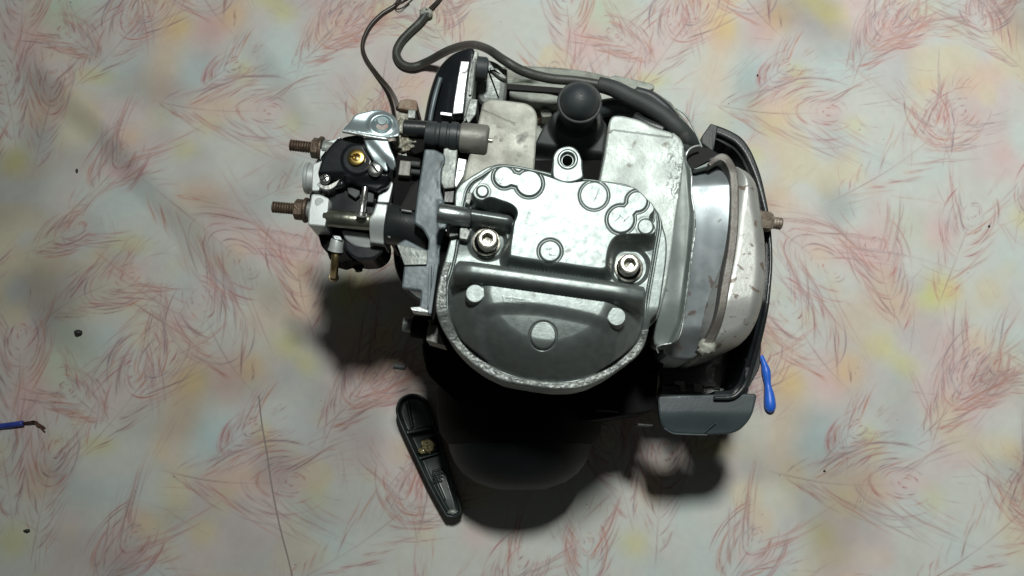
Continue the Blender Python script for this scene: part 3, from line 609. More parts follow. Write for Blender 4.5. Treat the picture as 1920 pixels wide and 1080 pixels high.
# --- spark plug cap with ball top
def zboot(X, Y, D):
    z = .2130 - edge(D, 5) * MM - .016 * ss(4, 22, Y - (262 + (X - 1005) * .14))
    c = np.hypot((X - 1080) / 1.05, (Y - 232)); z = z + .012 * ss(52, 40, c); return z
pb = hf('plug_boot_base', roundpoly([(1012, 250), (1022, 230), (1040, 222), (1052, 214), (1120, 214), (1139, 232), (1132, 285), (1124, 335), (1000, 322), (1003, 270)], 8), .213, zboot, .15, 'rubber_dusty', eng, 2)
c = P(1087, 191, .250); up_ = Vector((0, 0, 1))
lathe('cap_stem', c - up_ * .048, c, [(0, .0165), (.15, .0138), (.3, .0130), (.80, .0128), (.90, .0134), (.96, .0148), (1, .0140)], 'rubber', pb, 40)
lathe('ball_top', c - up_ * .0010, c + up_ * .0125, [(0, .0140), (.12, .0138), (.3, .0132), (.5, .0121), (.7, .0100), (.85, .0072), (.96, .0035), (1, .0004)], 'rubber', pb, 40, cap=False)
tube('ball_lip', [c + Vector((math.cos(t) * .0145, math.sin(t) * .0145, -.0010)) for t in np.linspace(0, 2 * math.pi, 20)], .0012, 'rubber_dusty', pb, n=3, seg_=10)

# --- top left: recoil shroud panel in glossy black with bright strip, bracket, bush
def zshr(X, Y, D):
    t = np.clip((X - 790) / 100, 0, 1); return .185 + .026 * np.sin(t * math.pi * .5) - edge(D, 4) * MM
sh = hf('air_shroud', catmull([(890, 105), (868, 104), (845, 109), (824, 122), (812, 140), (801, 168), (793, 200), (788, 232), (792, 256), (830, 258), (872, 250), (880, 215), (886, 150)], 4), .20, zshr, .10, 'blackgloss', eng, 2)
T_('highlight_rib', [(826, 146, .206), (817, 176, .205), (810, 206, .204), (806, 228, .203)], 'insul', sh, .0019, seg_=8)  # paler colour than the panel, painting a highlight strip on it
slab('bright_strip', [(864, 114), (880, 115), (874, 155), (868, 212), (848, 214), (856, 160)], .205, .2215, 'bright', sh, r=2, bev=1.5)
slab('clip', [(826, 209), (848, 212), (847, 218), (825, 215)], .20, .2185, 'bright', sh, r=2, bev=1)
bk = slab('shroud_bracket', [(890, 95), (897, 97), (892, 125), (887, 168), (880, 222), (868, 230), (873, 190), (880, 130)], .16, .2235, 'castgrey', eng, r=2, bev=1.5)
slab('bracket_edge', [(887, 112), (893, 108), (889, 140), (884, 178), (878, 178), (882, 135)], .21, .2255, 'rim', bk, r=2, bev=1.2)
slab('worn_tab', [(882, 184), (896, 186), (892, 215), (878, 232), (872, 220)], .20, .2255, 'rim', bk, r=3, bev=1.5)
cyl('rubber_bush', P(888, 128, .2130), P(913, 131, .2110), .0092, 'rubber', eng, 28)
slab('side_casting', [(898, 118), (905, 106), (930, 112), (952, 130), (948, 175), (945, 197), (900, 194), (888, 160)], .14, .196, 'castgrey', eng, r=12, bev=12)
slab('side_web', [(915, 126), (952, 128), (950, 148), (938, 146)], .17, .2005, 'castgrey', eng, r=6, bev=4)

# --- neck and canister
a0 = P(798, 251, .2290); a1 = P(866, 258, .2290); a2 = P(916, 263, .2290); dr = (a2 - a0).normalized()
nk = lathe('rubber_neck', a0, a1, [(0, .0080), (.03, .0090), (.28, .0094), (.32, .0086), (.40, .0086), (.44, .0100), (.60, .0100), (.62, .0092), (.68, .0092), (.70, .0104), (.88, .0104), (.9, .0094), (1, .0094)], 'rubber', eng, 32)
cn = lathe('canister', a1 - dr * .001, a2, [(0, .0100), (.03, .0107), (.90, .0107), (.97, .0100), (1, .0086)], 'canister', eng, 36)
cyl('canister_tip', a2, a2 + dr * .0030, .0016, 'bolt', cn, 12)
slab('black_mount', [(750, 238), (805, 232), (806, 246), (800, 282), (776, 290), (752, 262)], .14, .2180, 'dark', eng, r=5, bev=2)
cyl('black_hose_end', P(757, 240, .2200), P(806, 243, .2200), .0062, 'black', eng, 20)

# --- blue grey insulator plate and what lies behind it
def zins(X, Y, D): 
    return .2330 - edge(D, 2) * MM + .0012 * ss(.5, .8, vn2(X, Y, .09)) * ss(815, 835, X) + .0001 * (vn2(X, Y, .2) - .5)
ip = hf('insulator_plate', roundpoly([(796, 279), (815, 280), (834, 290), (834, 304), (829, 310), (826, 355), (832, 376), (838, 420), (824, 470), (824, 492), (808, 587), (771, 580), (770, 575), (787, 575), (790, 545), (753, 540), (758, 497), (743, 458), (760, 448), (802, 470), (804, 450), (792, 428), (776, 418), (783, 360)], 4, 3), .2330, zins, .2280, 'insul', eng, 1.6)
slab('plate_rib', [(804, 498), (809, 498), (807, 576), (801, 576)], .2330, .2365, 'insul', ip, r=1.5, bev=1)
slab('plate_rib', [(815, 495), (822, 494), (809, 588), (801, 588)], .2330, .2370, 'insul', ip, r=1.5, bev=1)
slab('plate_foot', [(769, 576), (786, 575), (803, 582), (807, 588), (772, 582)], .225, .2370, 'bright', ip, r=1.5, bev=1)
slab('plate_block', [(744, 458), (802, 470), (800, 496), (758, 497)], .2330, .2352, 'castgrey', ip, r=2, bev=1)
gb = slab('gasket_block', [(832, 276), (858, 280), (852, 352), (832, 354), (826, 340)], .19, .2300, 'castgrey', eng, r=3, bev=2)
slab('polished_edge', [(859, 296), (875, 299), (869, 330), (855, 352), (852, 345)], .21, .2425, 'bright', gb, r=2, bev=1.2)
slab('black_spacer', [(834, 354), (852, 355), (850, 380), (832, 379)], .19, .226, 'black', gb, r=1.5, bev=1)
slab('block_side', [(838, 420), (866, 424), (858, 470), (836, 520), (814, 600), (800, 600), (822, 470)], .15, .2260, 'dark', eng, r=4, bev=2)
slab('bright_tick', [(818, 427), (838, 430), (837, 434), (818, 431)], .225, .2295, 'bright', ip, r=1, bev=.6)
# intake elbow
el = lathe('intake_elbow', P(728, 418, .206), P(806, 430, .206), [(0, .0150), (.05, .0158), (.5, .0150), (.8, .0165), (1, .0170)], 'black', eng, 40)
slab('elbow_flange', [(743, 288), (790, 296), (786, 420), (736, 412), (736, 330)], .17, .2170, 'dark', eng, r=8, bev=3)
slab('brown_block', [(750, 300), (771, 302), (768, 330), (746, 328)], .20, .2240, 'canister', eng, r=2, bev=1.5)
slab('black_wedge', [(772, 348), (785, 335), (780, 395), (748, 392)], .20, .2215, 'hole', eng, r=2, bev=1)
cyl('elbow_pin', P(771, 307, .224), P(788, 309, .224), .0022, 'rubber_dusty', eng, 12)
cyl('elbow_pin', P(771, 322, .224), P(788, 324, .224), .0022, 'rubber_dusty', eng, 12)
cyl('elbow_pin', P(753, 394, .223), P(772, 397, .223), .0007, 'bright', eng, 8)
# sealant, connector
blob('sealant_lump', P(757, 246, .214), .0062, .0085, .005, 'gunk', eng, .5, 3, 4)
blob('sealant_lump', P(760, 272, .216), .0068, .0058, .004, 'gunk', eng, .6, 8, 4)
cb = slab('wire_connector', [(747, 206), (767, 207), (764, 236), (742, 236)], .17, .2100, 'gunk', eng, r=3, bev=2)
slab('rusty_clamp', [(749, 187), (764, 184), (782, 188), (782, 208), (764, 206), (746, 203)], .18, .2150, 'brownred', cb, r=4, bev=3)
slab('connector_tab', [(765, 205), (780, 206), (778, 222), (764, 221)], .18, .2165, 'castgrey', cb, r=2, bev=1.5)

# --- carburettor
ca_ = slab('carburettor', [(592, 300), (610, 285), (742, 262), (748, 300), (742, 345), (728, 380), (726, 446), (690, 442), (690, 425), (618, 425), (578, 422), (580, 362), (590, 355)], .180, .2010, 'blackgloss', eng, r=6, bev=3)
slab('left_body_block', [(584, 363), (600, 364), (617, 372), (614, 398), (609, 425), (577, 422), (578, 395)], .178, .2140, 'carb', ca_, r=4, bev=3)
lathe('casting_disc', P(599, 379, .2140), P(599, 379, .2146), [(0, .0032), (.7, .0031), (1, .0029)], 'carb', ca_, 24)
slab('top_left_lug', [(604, 268), (622, 262), (640, 256), (612, 284), (600, 300), (598, 282)], .178, .2060, 'carb', ca_, r=3, bev=2)
slab('upper_left_block', [(586, 308), (604, 300), (601, 340), (598, 358), (584, 358)], .178, .2090, 'carb', ca_, r=4, bev=2)
slab('body_block', [(743, 312), (737, 345), (729, 380), (707, 379), (712, 352), (722, 336), (732, 318)], .178, .2120, 'carb', ca_, r=2, bev=1.5)
def zrb(X, Y, D): return .2145 - edge(D, 2) * MM - .010 * ss(400, 452, Y) ** 1.5
hf('right_body_block', roundpoly([(706, 382), (727, 384), (724, 410), (718, 452), (690, 448), (692, 412), (700, 400)], 3), .213, zrb, .178, 'carb', ca_, 1.6)
lathe('air_horn', P(574, 334, .192), P(592, 335, .192), [(0, .0115), (.1, .0120), (.35, .0120), (.45, .0105), (1, .0105)], 'carb', ca_, 40)
lathe('barrel_sleeve', P(608, 408, .2080), P(696, 416, .2080), [(0, .0060), (.02, .0064), (.98, .0064), (1, .006)], 'barrel', ca_, 28)
# studs with nuts and washers
for (sx_, sy_), (nx0, ny0), (nx1, ny1), wx2, z in (((544, 272), (585, 277), (600, 279), 606, .200), ((511, 388), (553, 392), (571, 394), 577, .196)):
    p0 = P(sx_, sy_, z); p1 = P(nx0 + 2, ny0, z); n0 = P(nx0, ny0, z); n1 = P(nx1, ny1, z); w1 = P(wx2, ny1 + .5, z)
    lathe('stud', p0, p1, thread_prof(9, .0043, .0007), 'rust', ca_, 20)
    lathe('hex_nut', n0, n1, [(0, .0068), (.12, .0078), (.88, .0078), (1, .0068)], 'rust', ca_, 6, smooth=False, rot=R(12))
    lathe('washer', n1, w1, [(0, .0090), (.2, .0094), (.8, .0094), (1, .0090)], 'rust', ca_, 28)
    cyl('stud_boss', w1, P(wx2 + 22, ny1 + 3, z), .0072, 'castgrey', ca_, 24)
# choke housing, glossy black
CH_ = [(596, 330), (599, 315), (604, 300), (613, 283), (627, 267), (651, 256), (681, 255.5), (685, 277), (697, 297), (714, 318), (722, 326), (729, 326), (730, 336), (724, 346), (714, 351), (704, 356), (690, 352), (668, 345), (655, 340), (640, 345), (618, 350), (602, 345)]
def zch(X, Y, D):
    z = .2240 - edge(D, 5) * MM * 1.3 - .007 * ss(322, 336, Y + (X - 640) * .02) * ss(652, 640, X) - .004 * ss(330, 345, Y) * (X > 640)
    c = np.hypot(X - 671, Y - 302); z = z + .0020 * ss(31, 26, c); return z
ck = hf('choke_housing', catmull(CH_, 4), .222, zch, .195, 'blackgloss', ca_, 1.5)
slab('housing_skirt', [(596, 330), (640, 345), (712, 346), (727, 332), (722, 352), (712, 366), (704, 380), (702, 402), (640, 398), (616, 394), (616, 370), (600, 352)], .17, .2085, 'blackgloss', ca_, r=6, bev=3)
slab('housing_step', [(650, 345), (676, 344), (674, 366), (666, 372), (652, 362)], .20, .2130, 'rubber', ca_, r=2, bev=1.5)
slab('housing_step', [(682, 350), (702, 352), (700, 380), (680, 378)], .20, .2145, 'rubber', ca_, r=3, bev=2)
bs = lathe('brass_jet', P(669, 297.5, .2250), P(669, 297.5, .2250) + Vector((0, 0, .0032)), [(0, .0064), (.5, .0064), (.9, .0061), (1, .0056), (1, .0030), (.5, .0022)], 'brass', ca_, 32, cap=False)
lathe('jet_bore', P(669, 297.5, .2262), P(669, 297.5, .2262) + Vector((0, 0, .0008)), [(0, .0027), (1, .0012)], 'brassdull', ca_, 20)
a = P(651, 292, .2282); tube('jet_slot', [P(656, 292.5, .2283), P(662, 294.5, .2283)], .0006, 'hole', ca_, n=3, seg_=8)
def screw(name, px, py, z, r, ang=20, slot=True):
    c0 = P(px, py, z); s = lathe(name, c0, c0 + Vector((0, 0, r * .55)), [(0, r), (.45, r), (.8, r * .86), (1, r * .6), (1.02, .0002)], 'zinc', ca_, 28, cap=False)
    for da in ((0, 90) if slot == 'x' else (0,)):
        d = Vector((math.cos(R(ang + da)), math.sin(R(ang + da)), 0)) * r * .62; cc = c0 + Vector((0, 0, r * .57))
        cyl('screw_slot', cc - d, cc + d, r * .13, 'hole', ca_, 8)
screw('screw', 704, 318, .2250, .0056, -50, True)
screw('screw', 610, 336, .2200, .0040, 30, 'x')
screw('screw', 731, 301, .2245, .0034, 60, 'x')
def arcpts(cx, cy, r, a0, a1, n=8): return [(cx + r * math.cos(R(a)), cy + r * math.sin(R(a))) for a in np.linspace(a0, a1, n)]
slab('curved_washer', arcpts(613, 334, 22, 150, 20, 8) + [(637, 336)] + arcpts(613, 334, 13, 20, 150, 8), .205, .2190, 'zinc', ca_, r=1, bev=1)
# zinc bracket with a formed hole
def zbr(X, Y, D):
    z = .2340 - edge(D, 1.5) * MM - .0045 * ss(0, 34, (250 + (X - 650) * .09) - Y)
    c = np.hypot((X - 714) / 1.1, (Y - 231)); z = z + .0018 * np.exp(-((c - 19) / 5.5) ** 2) * ss(.0, 1, (250 - Y) / 20 + .3) - .0016 * ss(18, 12, c)
    return z + .0010 * np.sin((X - 640) / 15.) * .6
bh = [(714 + 11.5 * math.cos(t), 230 + 8.5 * math.sin(t)) for t in np.linspace(0, 2 * math.pi, 24, endpoint=False)]
br_ = hf('lever_plate', catmull([(644, 243), (653, 227), (664, 211), (682, 205), (703, 200), (718, 202), (735, 211), (745, 224), (748, 240), (747, 253), (732, 258), (715, 257), (687, 252), (665, 248)], 4), .2340, zbr, .2325, 'chrome', ca_, 1.5, holes=[bh])
T_('folded_edge', [(643, 246, .2325), (665, 250, .2330), (688, 255, .2330), (712, 259, .2325), (728, 261, .2320)], 'bright', ca_, .0013, seg_=10)
cyl('formed_collar', P(716, 226, .2240), P(716, 225, .2290), .0036, 'chrome', ca_, 24)
def zb2(X, Y, D): return .2300 - edge(D, 1.5) * MM + .0016 * ss(-8, 8, (X - 690) * .8 - (Y - 262) * .75) - .002 * ss(290, 318, Y)
hf('lever_arm', roundpoly([(682, 259), (727, 261), (732, 278), (741, 299), (742, 312), (735, 318), (729, 312), (722, 300), (727, 317), (724, 321), (700, 301), (688, 280)], 3), .2290, zb2, .2275, 'chrome', ca_, 1.4)
tube('lever_tip', [P(705, 327, .2215), P(722, 332, .2215)], .0010, 'zinc', ca_, n=3, seg_=8)
tube('lever_tip', [P(700, 326, .2210), P(699, 333, .2210), P(716, 335, .2210)], .0007, 'zinc', ca_, n=4, seg_=8)
# idle screw
i0 = P(682, 380, .2190); i1 = P(678, 398, .2190)
lathe('idle_screw', P(685, 352, .2190), i1, [(0, .0022), (.5, .0022), (.52, .0025), (1, .0025)], 'zinc', ca_, 20)
lathe('idle_screw_head', i1, P(676.5, 408, .2185), [(0, .0030), (.2, .0040), (.75, .0040), (1, .0028)], 'zinc', ca_, 24)
# float bowl underneath, crescent, fuel nipple
fb = slab('float_bowl', [(594, 425), (700, 430), (722, 430), (722, 462), (712, 482), (690, 487), (668, 490), (650, 490), (640, 494), (618, 488), (612, 470), (602, 462), (596, 440)], .168, .1900, 'dark', ca_, r=7, bev=5)
slab('bowl_body', [(640, 428), (724, 440), (722, 470), (704, 486), (668, 488), (646, 470)], .165, .1950, 'blackgloss', ca_, r=12, bev=5)
def zcr(X, Y, D): return .1990 - edge(D, 2) * MM - .004 * ss(440, 465, Y)
hf('bowl_crescent', catmull([(643, 432), (668, 435), (690, 438), (694, 451), (702, 456), (697, 462), (685, 463), (668, 460), (655, 454), (646, 445)], 3), .198, zcr, .188, 'carb', ca_, 1.5)
slab('nipple_boss', [(622, 440), (638, 442), (642, 451), (628, 450)], .185, .1985, 'bright', ca_, r=3, bev=1.5)
lathe('nipple_collar', P(633, 448, .1940), P(629, 471, .1900), [(0, .0042), (.1, .0048), (.7, .0052), (.95, .0058), (1, .0050)], 'carb', ca_, 28)
T_('fuel_nipple', [(631, 466, .190), (629, 485, .189), (627, 502, .184), (626, 514, .174), (626, 520, .160)], 'brassdull', ca_, .0031, seg_=20)
lathe('nipple_flare', P(626, 518, .170), P(626, 521, .160), [(0, .0034), (.5, .0040), (1, .0034)], 'brassdull', ca_, 20)
cyl('drain_screw', P(672, 484, .178), P(672, 503, .172), .0040, 'dark', ca_, 20)
cyl('drain_tip', P(672, 500, .172), P(673, 509, .170), .0028, 'castgrey', ca_, 16)
cyl('bowl_knob', P(649, 486, .165), P(647, 495, .16), .0040, 'dark', ca_, 16)
slab('carb_gasket', [(742, 312), (748, 300), (744, 345), (730, 392), (726, 446), (733, 447), (736, 400), (750, 345), (754, 300)], .165, .2160, 'black', ca_, r=1, bev=1)

# --- muffler: inner shell, seam flange, outer shell
def zmi(X, Y, D):
    t = Y - 405 - (X - 1340) * .18 - 5 * np.sin(X / 9.)
    return .2110 + (X - 1372) * .000050 - .00012 * 26 * np.logaddexp(0, t / 26) - .014 * ss(352, 298, Y) - .012 * ss(600, 660, Y) - edge(D, 2.5) * MM
mu = hf('muffler', catmull([(1293, 322), (1330, 313), (1352, 303), (1368, 305), (1378, 335), (1382, 380), (1380, 430), (1372, 500), (1360, 560), (1348, 610), (1334, 645), (1320, 657), (1290, 655), (1265, 645), (1262, 600), (1285, 450)], 3), .208, zmi, .10, 'muffler_in', eng, 2)
def zmo(X, Y, D):
    r = np.clip(D / 34, 0, 1); return .1820 + .027 * np.sqrt(1 - (1 - r) ** 2) - .010 * ss(560, 660, Y)
hf('outer_shell', catmull([(1372, 312), (1392, 313), (1412, 328), (1424, 352), (1430, 395), (1436, 430), (1440, 480), (1438, 530), (1433, 570), (1424, 605), (1410, 630), (1390, 645), (1350, 657), (1325, 657), (1320, 600), (1345, 480), (1358, 380)], 3), .196, zmo, .09, 'muffler_out', mu, 2)
def zse(X, Y, D): return .2150 - edge(D, 1.8) * MM * .9 - .016 * ss(560, 660, Y) ** 1.3 - .005 * ss(330, 292, Y)
seam_c = np.array([(1330, 308), (1341, 298), (1352, 292), (1362, 295), (1369, 306), (1374, 328), (1376, 360), (1376, 400), (1374, 440), (1370, 475), (1362, 520), (1355.5, 560), (1349, 600), (1337, 635), (1320, 657)])
cc = catmull(seam_c, 4, False); tt = np.gradient(cc, axis=0); tt /= np.linalg.norm(tt, axis=1)[:, None]; nn = np.c_[-tt[:, 1], tt[:, 0]]
wd_ = np.interp(np.arange(len(cc)), [0, 10, 20, len(cc)], [3.5, 7, 7.5, 7.5])[:, None]
sm = hf('seam_flange', np.concatenate([cc + nn * wd_, (cc - nn * wd_)[::-1]]), .212, zse, .190, 'seam', mu, 1.5)
0 and T_('crimp_line', [(x + 3, y, .2158 - .016 * float(ss(560, 660, np.array(float(y)))) ** 1.3 - .005 * float(ss(330., 292., np.array(float(y))))) for x, y in seam_c[3:]], 'seam', mu, .0006, seg_=8)
blob('weld_lump', P(1325, 650, .198), .006, .006, .004, 'sheet_dirty', mu, .4, 4)
# mouth of the shield: dark funnel with a bright rim
T_('funnel_rim', [(1285, 303, .212), (1286, 292, .214), (1292, 281, .214), (1302, 275, .213), (1313, 273, .212)], 'bright', hs, .0009, seg_=8)
slab('funnel', [(1287, 300), (1294, 282), (1310, 274), (1330, 277), (1348, 288), (1352, 294), (1332, 307), (1310, 313), (1296, 320), (1290, 312)], .12, .2040, 'hole', eng, r=6, bev=2)
slab('funnel_flap', [(1300, 316), (1322, 306), (1334, 296), (1350, 291), (1340, 301), (1330, 311), (1306, 318)], .19, .2080, 'grey_sheet', eng, r=2, bev=1.5)

# --- guard round the muffler: strap wall, floor, front flap, block
gd = empty('muffler_guard', P(1400, 560, 0), eng)
outer = np.array([(1333, 231), (1357, 239), (1376, 248), (1392, 259), (1408, 281), (1422, 314), (1430, 340), (1436, 367), (1442, 398), (1447, 437), (1449, 470), (1449, 500), (1447, 530), (1444, 563), (1440, 603), (1436, 642), (1432, 675), (1426, 703), (1417, 722), (1402, 738), (1385, 744), (1355, 744)], float)
oc = catmull(outer, 4, False); tt = np.gradient(oc, axis=0); tt /= np.linalg.norm(tt, axis=1)[:, None]; nn = np.c_[-tt[:, 1], tt[:, 0]]
k = np.linspace(0, 1, len(oc))[:, None]; thick = np.interp(k, [0, .15, .4, .5, .8, 1], [15, 15, 8, 7, 10, 8])
def zgw(X, Y, D): return .1720 - .026 * ss(560, 730, Y) - edge(D, 2.5) * MM * 1.2
hf('guard_wall', np.concatenate([oc, (oc + nn * thick)[::-1]]), .172, zgw, .080, 'black', gd, 1.8)
hf('inner_lip', np.concatenate([oc + nn * (thick - 1), (oc + nn * (thick + np.interp(k, [0, .1, .4, .8, 1], [10, 13, 5, 11, 9])))[::-1]]), .166, lambda X, Y, D: .1660 - .026 * ss(560, 730, Y), .085, 'blackgloss', gd, 1.8)
slab('guard_end_block', [(1333, 231), (1346, 236), (1344, 252), (1338, 285), (1316, 268), (1316, 255)], .11, .1760, 'black', gd, r=3, bev=2)
slab('guard_back_panel', [(1340, 250), (1390, 270), (1425, 330), (1440, 400), (1400, 420), (1350, 330), (1330, 285)], .08, .135, 'black', gd, r=10, bev=3)
slab('guard_floor', [(1240, 640), (1430, 600), (1425, 690), (1398, 738), (1330, 742), (1240, 742)], .072, .082, 'black', gd, r=8, bev=2)
slab('floor_bar', [(1240, 722), (1405, 728), (1400, 742), (1238, 740)], .082, .098, 'blackgloss', gd, r=3, bev=2)
for q in ([(1264, 714), (1284, 714), (1286, 733), (1276, 733), (1274, 722), (1264, 720)], [(1300, 718), (1317, 720), (1318, 735), (1302, 733)]):
    slab('slot_light_tab', q, .08, .1000, 'canister', gd, r=2, bev=1)  # pale patches stand for light showing in the floor slots
slab('slot_light', [(1361, 727), (1376, 731), (1384, 731), (1384, 737), (1374, 738), (1370, 733)], .08, .1015, 'bright', gd, r=2, bev=1)  # bright colour painted in for the light in a slot
slab('slot_light_tab', [(1335, 724), (1350, 725), (1352, 732), (1340, 730)], .08, .1005, 'castgrey', gd, r=1, bev=1)
slab('side_hook', [(1398, 672), (1408, 668), (1404, 718), (1396, 716)], .08, .145, 'blackgloss', gd, r=2, bev=1.5)
def zfl(X, Y, D): return .1410 - edge(D, 2.5) * MM - .0045 * ss(770, 815, Y) - .0004 * ss(0, 1, 1.2 - seg(X, Y, 1325, 806, 1343, 792)[0])
fl_ = hf('guard_flap', roundpoly([(1233, 742), (1420, 738), (1411, 775), (1404, 790), (1390, 806), (1372, 813), (1326, 815), (1262, 812), (1243, 800), (1236, 780)], 9), .140, zfl, .133, 'rubber_flap', gd, 2)
T_('flap_edge', [(1246, 803, .1375), (1263, 812.5, .1365), (1295, 814.5, .1365), (1326, 815.5, .1365)], 'insul', fl_, .0005, seg_=8)
T_('flap_scratch', [(1322, 811, .1385), (1332, 801, .1400), (1343, 792, .1410)], 'rubber_dusty', fl_, .0004, seg_=6)
# bolt through the guard
b0 = P(1421, 414, .182); b1 = P(1448, 417, .182); b2 = P(1466, 420, .182)
lathe('guard_nut', b0, b1, [(0, .0072), (.1, .0078), (.75, .0078), (1, .0060)], 'rustpale', mu, 6, smooth=False, rot=R(25))
lathe('guard_bolt', b1 - (b1 - b0) * .1, b2, thread_prof(4, .0046, .0003), 'rustpale', mu, 20)
lathe('bolt_boss', P(1412, 412, .182), b0, [(0, .0065), (1, .0085)], 'rustpale', mu, 24)

# --- wires and sleeves
sl = T_('cable_sleeve', [(803, 20, .009), (787, 42, .006), (768, 60, .006), (751, 79, .006), (743, 100, .006), (753, 119, .006), (774, 125, .007), (802, 115, .012), (842, 94, .045), (880, 84, .120), (912, 91, .190), (945, 113, .210), (982, 134, .208), (1030, 147, .204), (1082, 152, .202), (1128, 160, .202), (1160, 170, .202)], 'sleeve', eng, [.0038, .0040, .0040, .0041, .0042, .0042, .0041, .0040, .0040, .0036, .0033, .0035, .0037, .0037, .0037, .0037, .0036], n=8, seg_=18)
blob('sleeve_end', P(799, 24, .008), .0068, .0050, .0048, 'sheet_dirty', sl, .35, 2)
T_('inner_wire', [(800, 22, .009), (812, 11, .006), (826, -4, .0045), (850, -40, .004)], 'wire', sl, .0019, seg_=10)
T_('sleeve_cover', [(1122, 158, .203), (1150, 166, .204), (1180, 181, .205), (1212, 197, .205), (1245, 218, .205), (1275, 245, .203), (1293, 268, .195), (1299, 290, .180)], 'rubber_dusty', eng, [.0058, .0062, .0064, .0064, .0066, .0070, .0068, .0050], n=8, seg_=20)
T_('black_lead', [(1120, 205, .180), (1170, 200, .186), (1215, 222, .192), (1250, 245, .196), (1285, 275, .196), (1292, 300, .19)], 'rubber', eng, [.007, .007, .0075, .0070, .0060, .0050], n=6, seg_=18)
T_('black_lead', [(1192, 172, .176), (1218, 180, .178), (1245, 200, .178), (1266, 224, .176)], 'rubber', eng, .0042, n=6, seg_=16)
T_('black_lead', [(1190, 222, .195), (1215, 235, .198), (1245, 246, .200)], 'black', eng, .0055, n=6, seg_=16)
T_('pale_wire', [(1268, 203, .180), (1285, 215, .180), (1298, 235, .178), (1310, 262, .176), (1316, 280, .174), (1312, 300, .172)], 'sheet', eng, .0008, n=6, seg_=8)
sw = T_('stop_wire', [(780, -60, .006), (752, -8, .0035), (741, 10, .0035), (715, 27, .0035), (692, 52, .0035), (680, 82, .0035), (685, 108, .0035), (705, 137, .0045), (727, 163, .012), (739, 182, .035), (744, 195, .090), (747, 204, .160)], 'wire', eng, .0022, n=8, seg_=10)
T_('stop_wire_end', [(741, 8, .010), (756, 2, .012), (775, -10, .008)], 'wire', sw, .0009, n=6, seg_=8)
T_('stop_wire_end', [(741, 10, .010), (750, 8, .014), (768, -2, .010)], 'copper', sw, .0006, n=6, seg_=8)

# --- small fittings low on the left
lf = cyl('left_fitting', P(756, 608, .150), P(775, 610, .150), .0056, 'castgrey', eng, 24)
lathe('left_boss', P(773, 612, .152), P(804, 616, .152), [(0, .0080), (.1, .0088), (.9, .0088), (1, .008)], 'dark', eng, 28)
cyl('low_pin', P(738, 686, .110), P(760, 689, .110), .0024, 'rubber_dusty', eng, 14)
slab('corner_plate', [(807, 600), (815, 600), (834, 648), (799, 638), (802, 618)], .18, .2050, 'canister', eng, r=1.5, bev=1)

# --- starter pull handle lying against the starter
HND = catmull([(742, 768), (748, 750), (760, 741), (775, 738), (790, 742), (801, 752), (808, 770), (821, 809), (838, 864), (852, 908), (861, 935), (866, 958), (860, 967), (850, 971), (842, 970), (833, 964), (802, 908), (778, 857), (756, 810), (746, 786)], 4)
HR = [sd]
def zh(X, Y, D):
    rimw = ss(9, 3.5, D) ; z = .013 + .0085 * rimw - edge(D, 3) * MM
    for a_ in (((758, 812), (806, 802), .0050, 3.4), ((779, 860), (828, 846), .0055, 3.6), ((762, 752), (772, 800), .0035, 2.0)):
        d, t = seg(X, Y, *a_[0], *a_[1]); z = np.maximum(z, .013 + a_[2] * ss(a_[3] + 1.5, a_[3] - 1, d))
    bx = ss(812, 818, Y + (X - 780) * .2) * ss(856, 850, Y + (X - 800) * .28); z = z - .003 * bx * ss(6, 10, D)
    z = z + .0035 * ss(862, 960, Y) * ss(8, 12, D)
    d, t = seg(X, Y, 812, 890, 832, 936); z = z + .0014 * ss(3, 1, np.abs(d)) 
    for q in range(4):
        d, t = seg(X, Y, 812, 884 + q * 7, 826, 880 + q * 7); z = z + .0009 * ss(2.6, 1, d)
    return z
hd_ = hf('pull_handle', HND, .020, zh, .002, 'handle', eng, 1.3)
blob('rope_knot', P(803, 836, .0180), .0058, .0056, .0044, 'rope', hd_, .6, 5, 4)
blob('rope_strand', P(793, 845, .0170), .0042, .0030, .003, 'rope', hd_, .5, 9, 3)
T_('knot_loop', [(796, 832, .0215), (803, 827, .0235), (810, 832, .0230), (809, 842, .0215), (801, 845, .0225), (797, 838, .0215)], 'rope', hd_, .0014, n=6, seg_=10)
blob('worn_tip', P(848, 960, .0205), .0042, .0022, .0018, 'castgrey', hd_, .5, 3, 3)
T_('starter_rope', [(795, 845, .014), (800, 838, .012), (820, 815, .02), (870, 795, .05)], 'wire', hd_, .0020, n=6, seg_=10)
eng['label'] = 'small oily petrol engine lying on the patterned cloth with its cast valve cover facing up'; eng['category'] = 'engine'
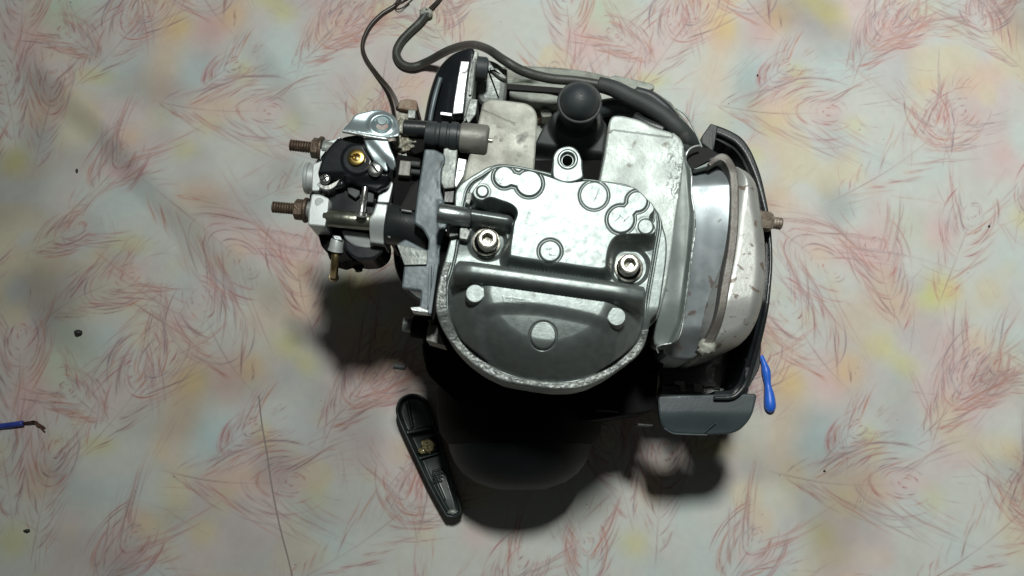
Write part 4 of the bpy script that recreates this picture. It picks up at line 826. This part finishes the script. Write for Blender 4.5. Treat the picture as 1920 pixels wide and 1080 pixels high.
# ------------------------------------------------------------------ loose things on the cloth
def C0(px, py, up=0.): 
    x, y = Wn(px, py, 0); return Vector((float(x), float(y), cloth_z(float(x), float(y)) + up))
def thing(o, label, cat, group=None):
    o['label'] = label; o['category'] = cat
    if group: o['group'] = group
r_ = .0026
bw = tube('blue_wire', [C0(-120, 815, r_), C0(-40, 803, r_), C0(10, 799, r_), C0(48, 794, r_ + .001)], r_, 'blueins', None, n=6, seg_=14)
thing(bw, 'blue insulated wire entering from the left edge with a bared brown end', 'wire')
for k in range(5):
    j = lambda s: random.uniform(-s, s)
    tube('copper_strand', [C0(46, 794, .003), C0(58 + j(1), 794 + j(3), .0035 + j(.001)), C0(68 + j(2), 791 + j(3), .0035), C0(76 + j(3), 797 + j(3), .003), C0(86 + j(5), 806 + j(5), .0012)], .0007, 'copper', bw, n=5, seg_=6)
bs_ = tube('blue_plastic_strip', [C0(1424, 668, .004), C0(1430, 682, .004), C0(1434, 698, .0042), C0(1437, 722, .0042), C0(1439.5, 740, .0046), C0(1441, 758, .0048), C0(1442, 768, .004), C0(1442.5, 773, .003)], [.0022, .0026, .0040, .0030, .0044, .0052, .0044, .0016], 'bluep', None, n=6, seg_=20)
thing(bs_, 'bright blue plastic strip with a rounded end poking out beside the black muffler guard', 'plastic strip')
pb_ = blob('black_pebble', C0(155, 626.5, .0016), .0038, .0028, .0024, 'grit', None, .3, 2)
thing(pb_, 'largest black speck on the cloth at the left, oval, above the blue wire', 'pebble')
cr = blob('crumb', C0(145, 321, .0012), .0012, .0022, .0014, 'grit', None, .4, 5, 2); thing(cr, 'small dark crumb on the cloth left of the carburettor, towards the upper left', 'crumb', 'dark crumbs on the cloth')
cr = blob('crumb', C0(52, 995, .0012), .0030, .0016, .0014, 'grit', None, .5, 6, 2); thing(cr, 'dark grey crumb on the cloth near the bottom left corner, below the blue wire', 'crumb', 'dark crumbs on the cloth')
cr = blob('crumb', C0(1420, 142, .0008), .0009, .0012, .0009, 'grit', None, .4, 7, 2); thing(cr, 'tiny dark crumb on the cloth upper right, beyond the black guard end', 'crumb', 'dark crumbs on the cloth')
cr = blob('crumb', C0(1545, 883, .0008), .0012, .0009, .0009, 'grit', None, .4, 8, 2); thing(cr, 'tiny dark crumb on the cloth lower right, past the blue plastic strip', 'crumb', 'dark crumbs on the cloth')
cr = blob('crumb', C0(1853, 425, .0008), .0012, .0011, .0009, 'grit', None, .4, 9, 2); thing(cr, 'tiny dark crumb on the cloth near the right edge, level with the rusty bolt', 'crumb', 'dark crumbs on the cloth')
tr = tube('thread', [C0(a, b, .0006) for a, b in [(486, 742), (491, 790), (500, 845), (508, 900), (517, 950), (528, 1000), (541, 1050), (552, 1100)]], .00065, 'thread', None, n=6, seg_=6)
thing(tr, 'long grey thread on the cloth, running down to the bottom edge', 'thread')
V = []; F = []
spots = [(1402, 19), (1436, 132), (1611, 244), (1655, 262), (1484, 682), (1608, 690), (1603, 699), (1898, 686), (1900, 638), (1330, 943), (1461, 891), (1612, 940), (1429, 965), (113, 3), (134, 6), (180, 40), (327, 894), (290, 991), (631, 95), (1615, 311), (1366, 194), (1372, 230), (670, 828)]
for k in range(14): spots.append((random.uniform(0, 1920), random.uniform(0, 1080)))
for a, b in spots:
    c = C0(a, b, .0004); r0 = random.uniform(.0003, .0006); n = len(V)
    for d in ((1, 0, 0), (-1, 0, 0), (0, 1, 0), (0, -1, 0), (0, 0, 1), (0, 0, -1)): V.append(c + Vector(d) * r0 * random.uniform(.6, 1.3))
    for f in ((0, 2, 4), (2, 1, 4), (1, 3, 4), (3, 0, 4), (2, 0, 5), (1, 2, 5), (3, 1, 5), (0, 3, 5)): F.append(tuple(n + i for i in f))
g = from_py('grit', V, F, 'grit', None, False); g['kind'] = 'stuff'
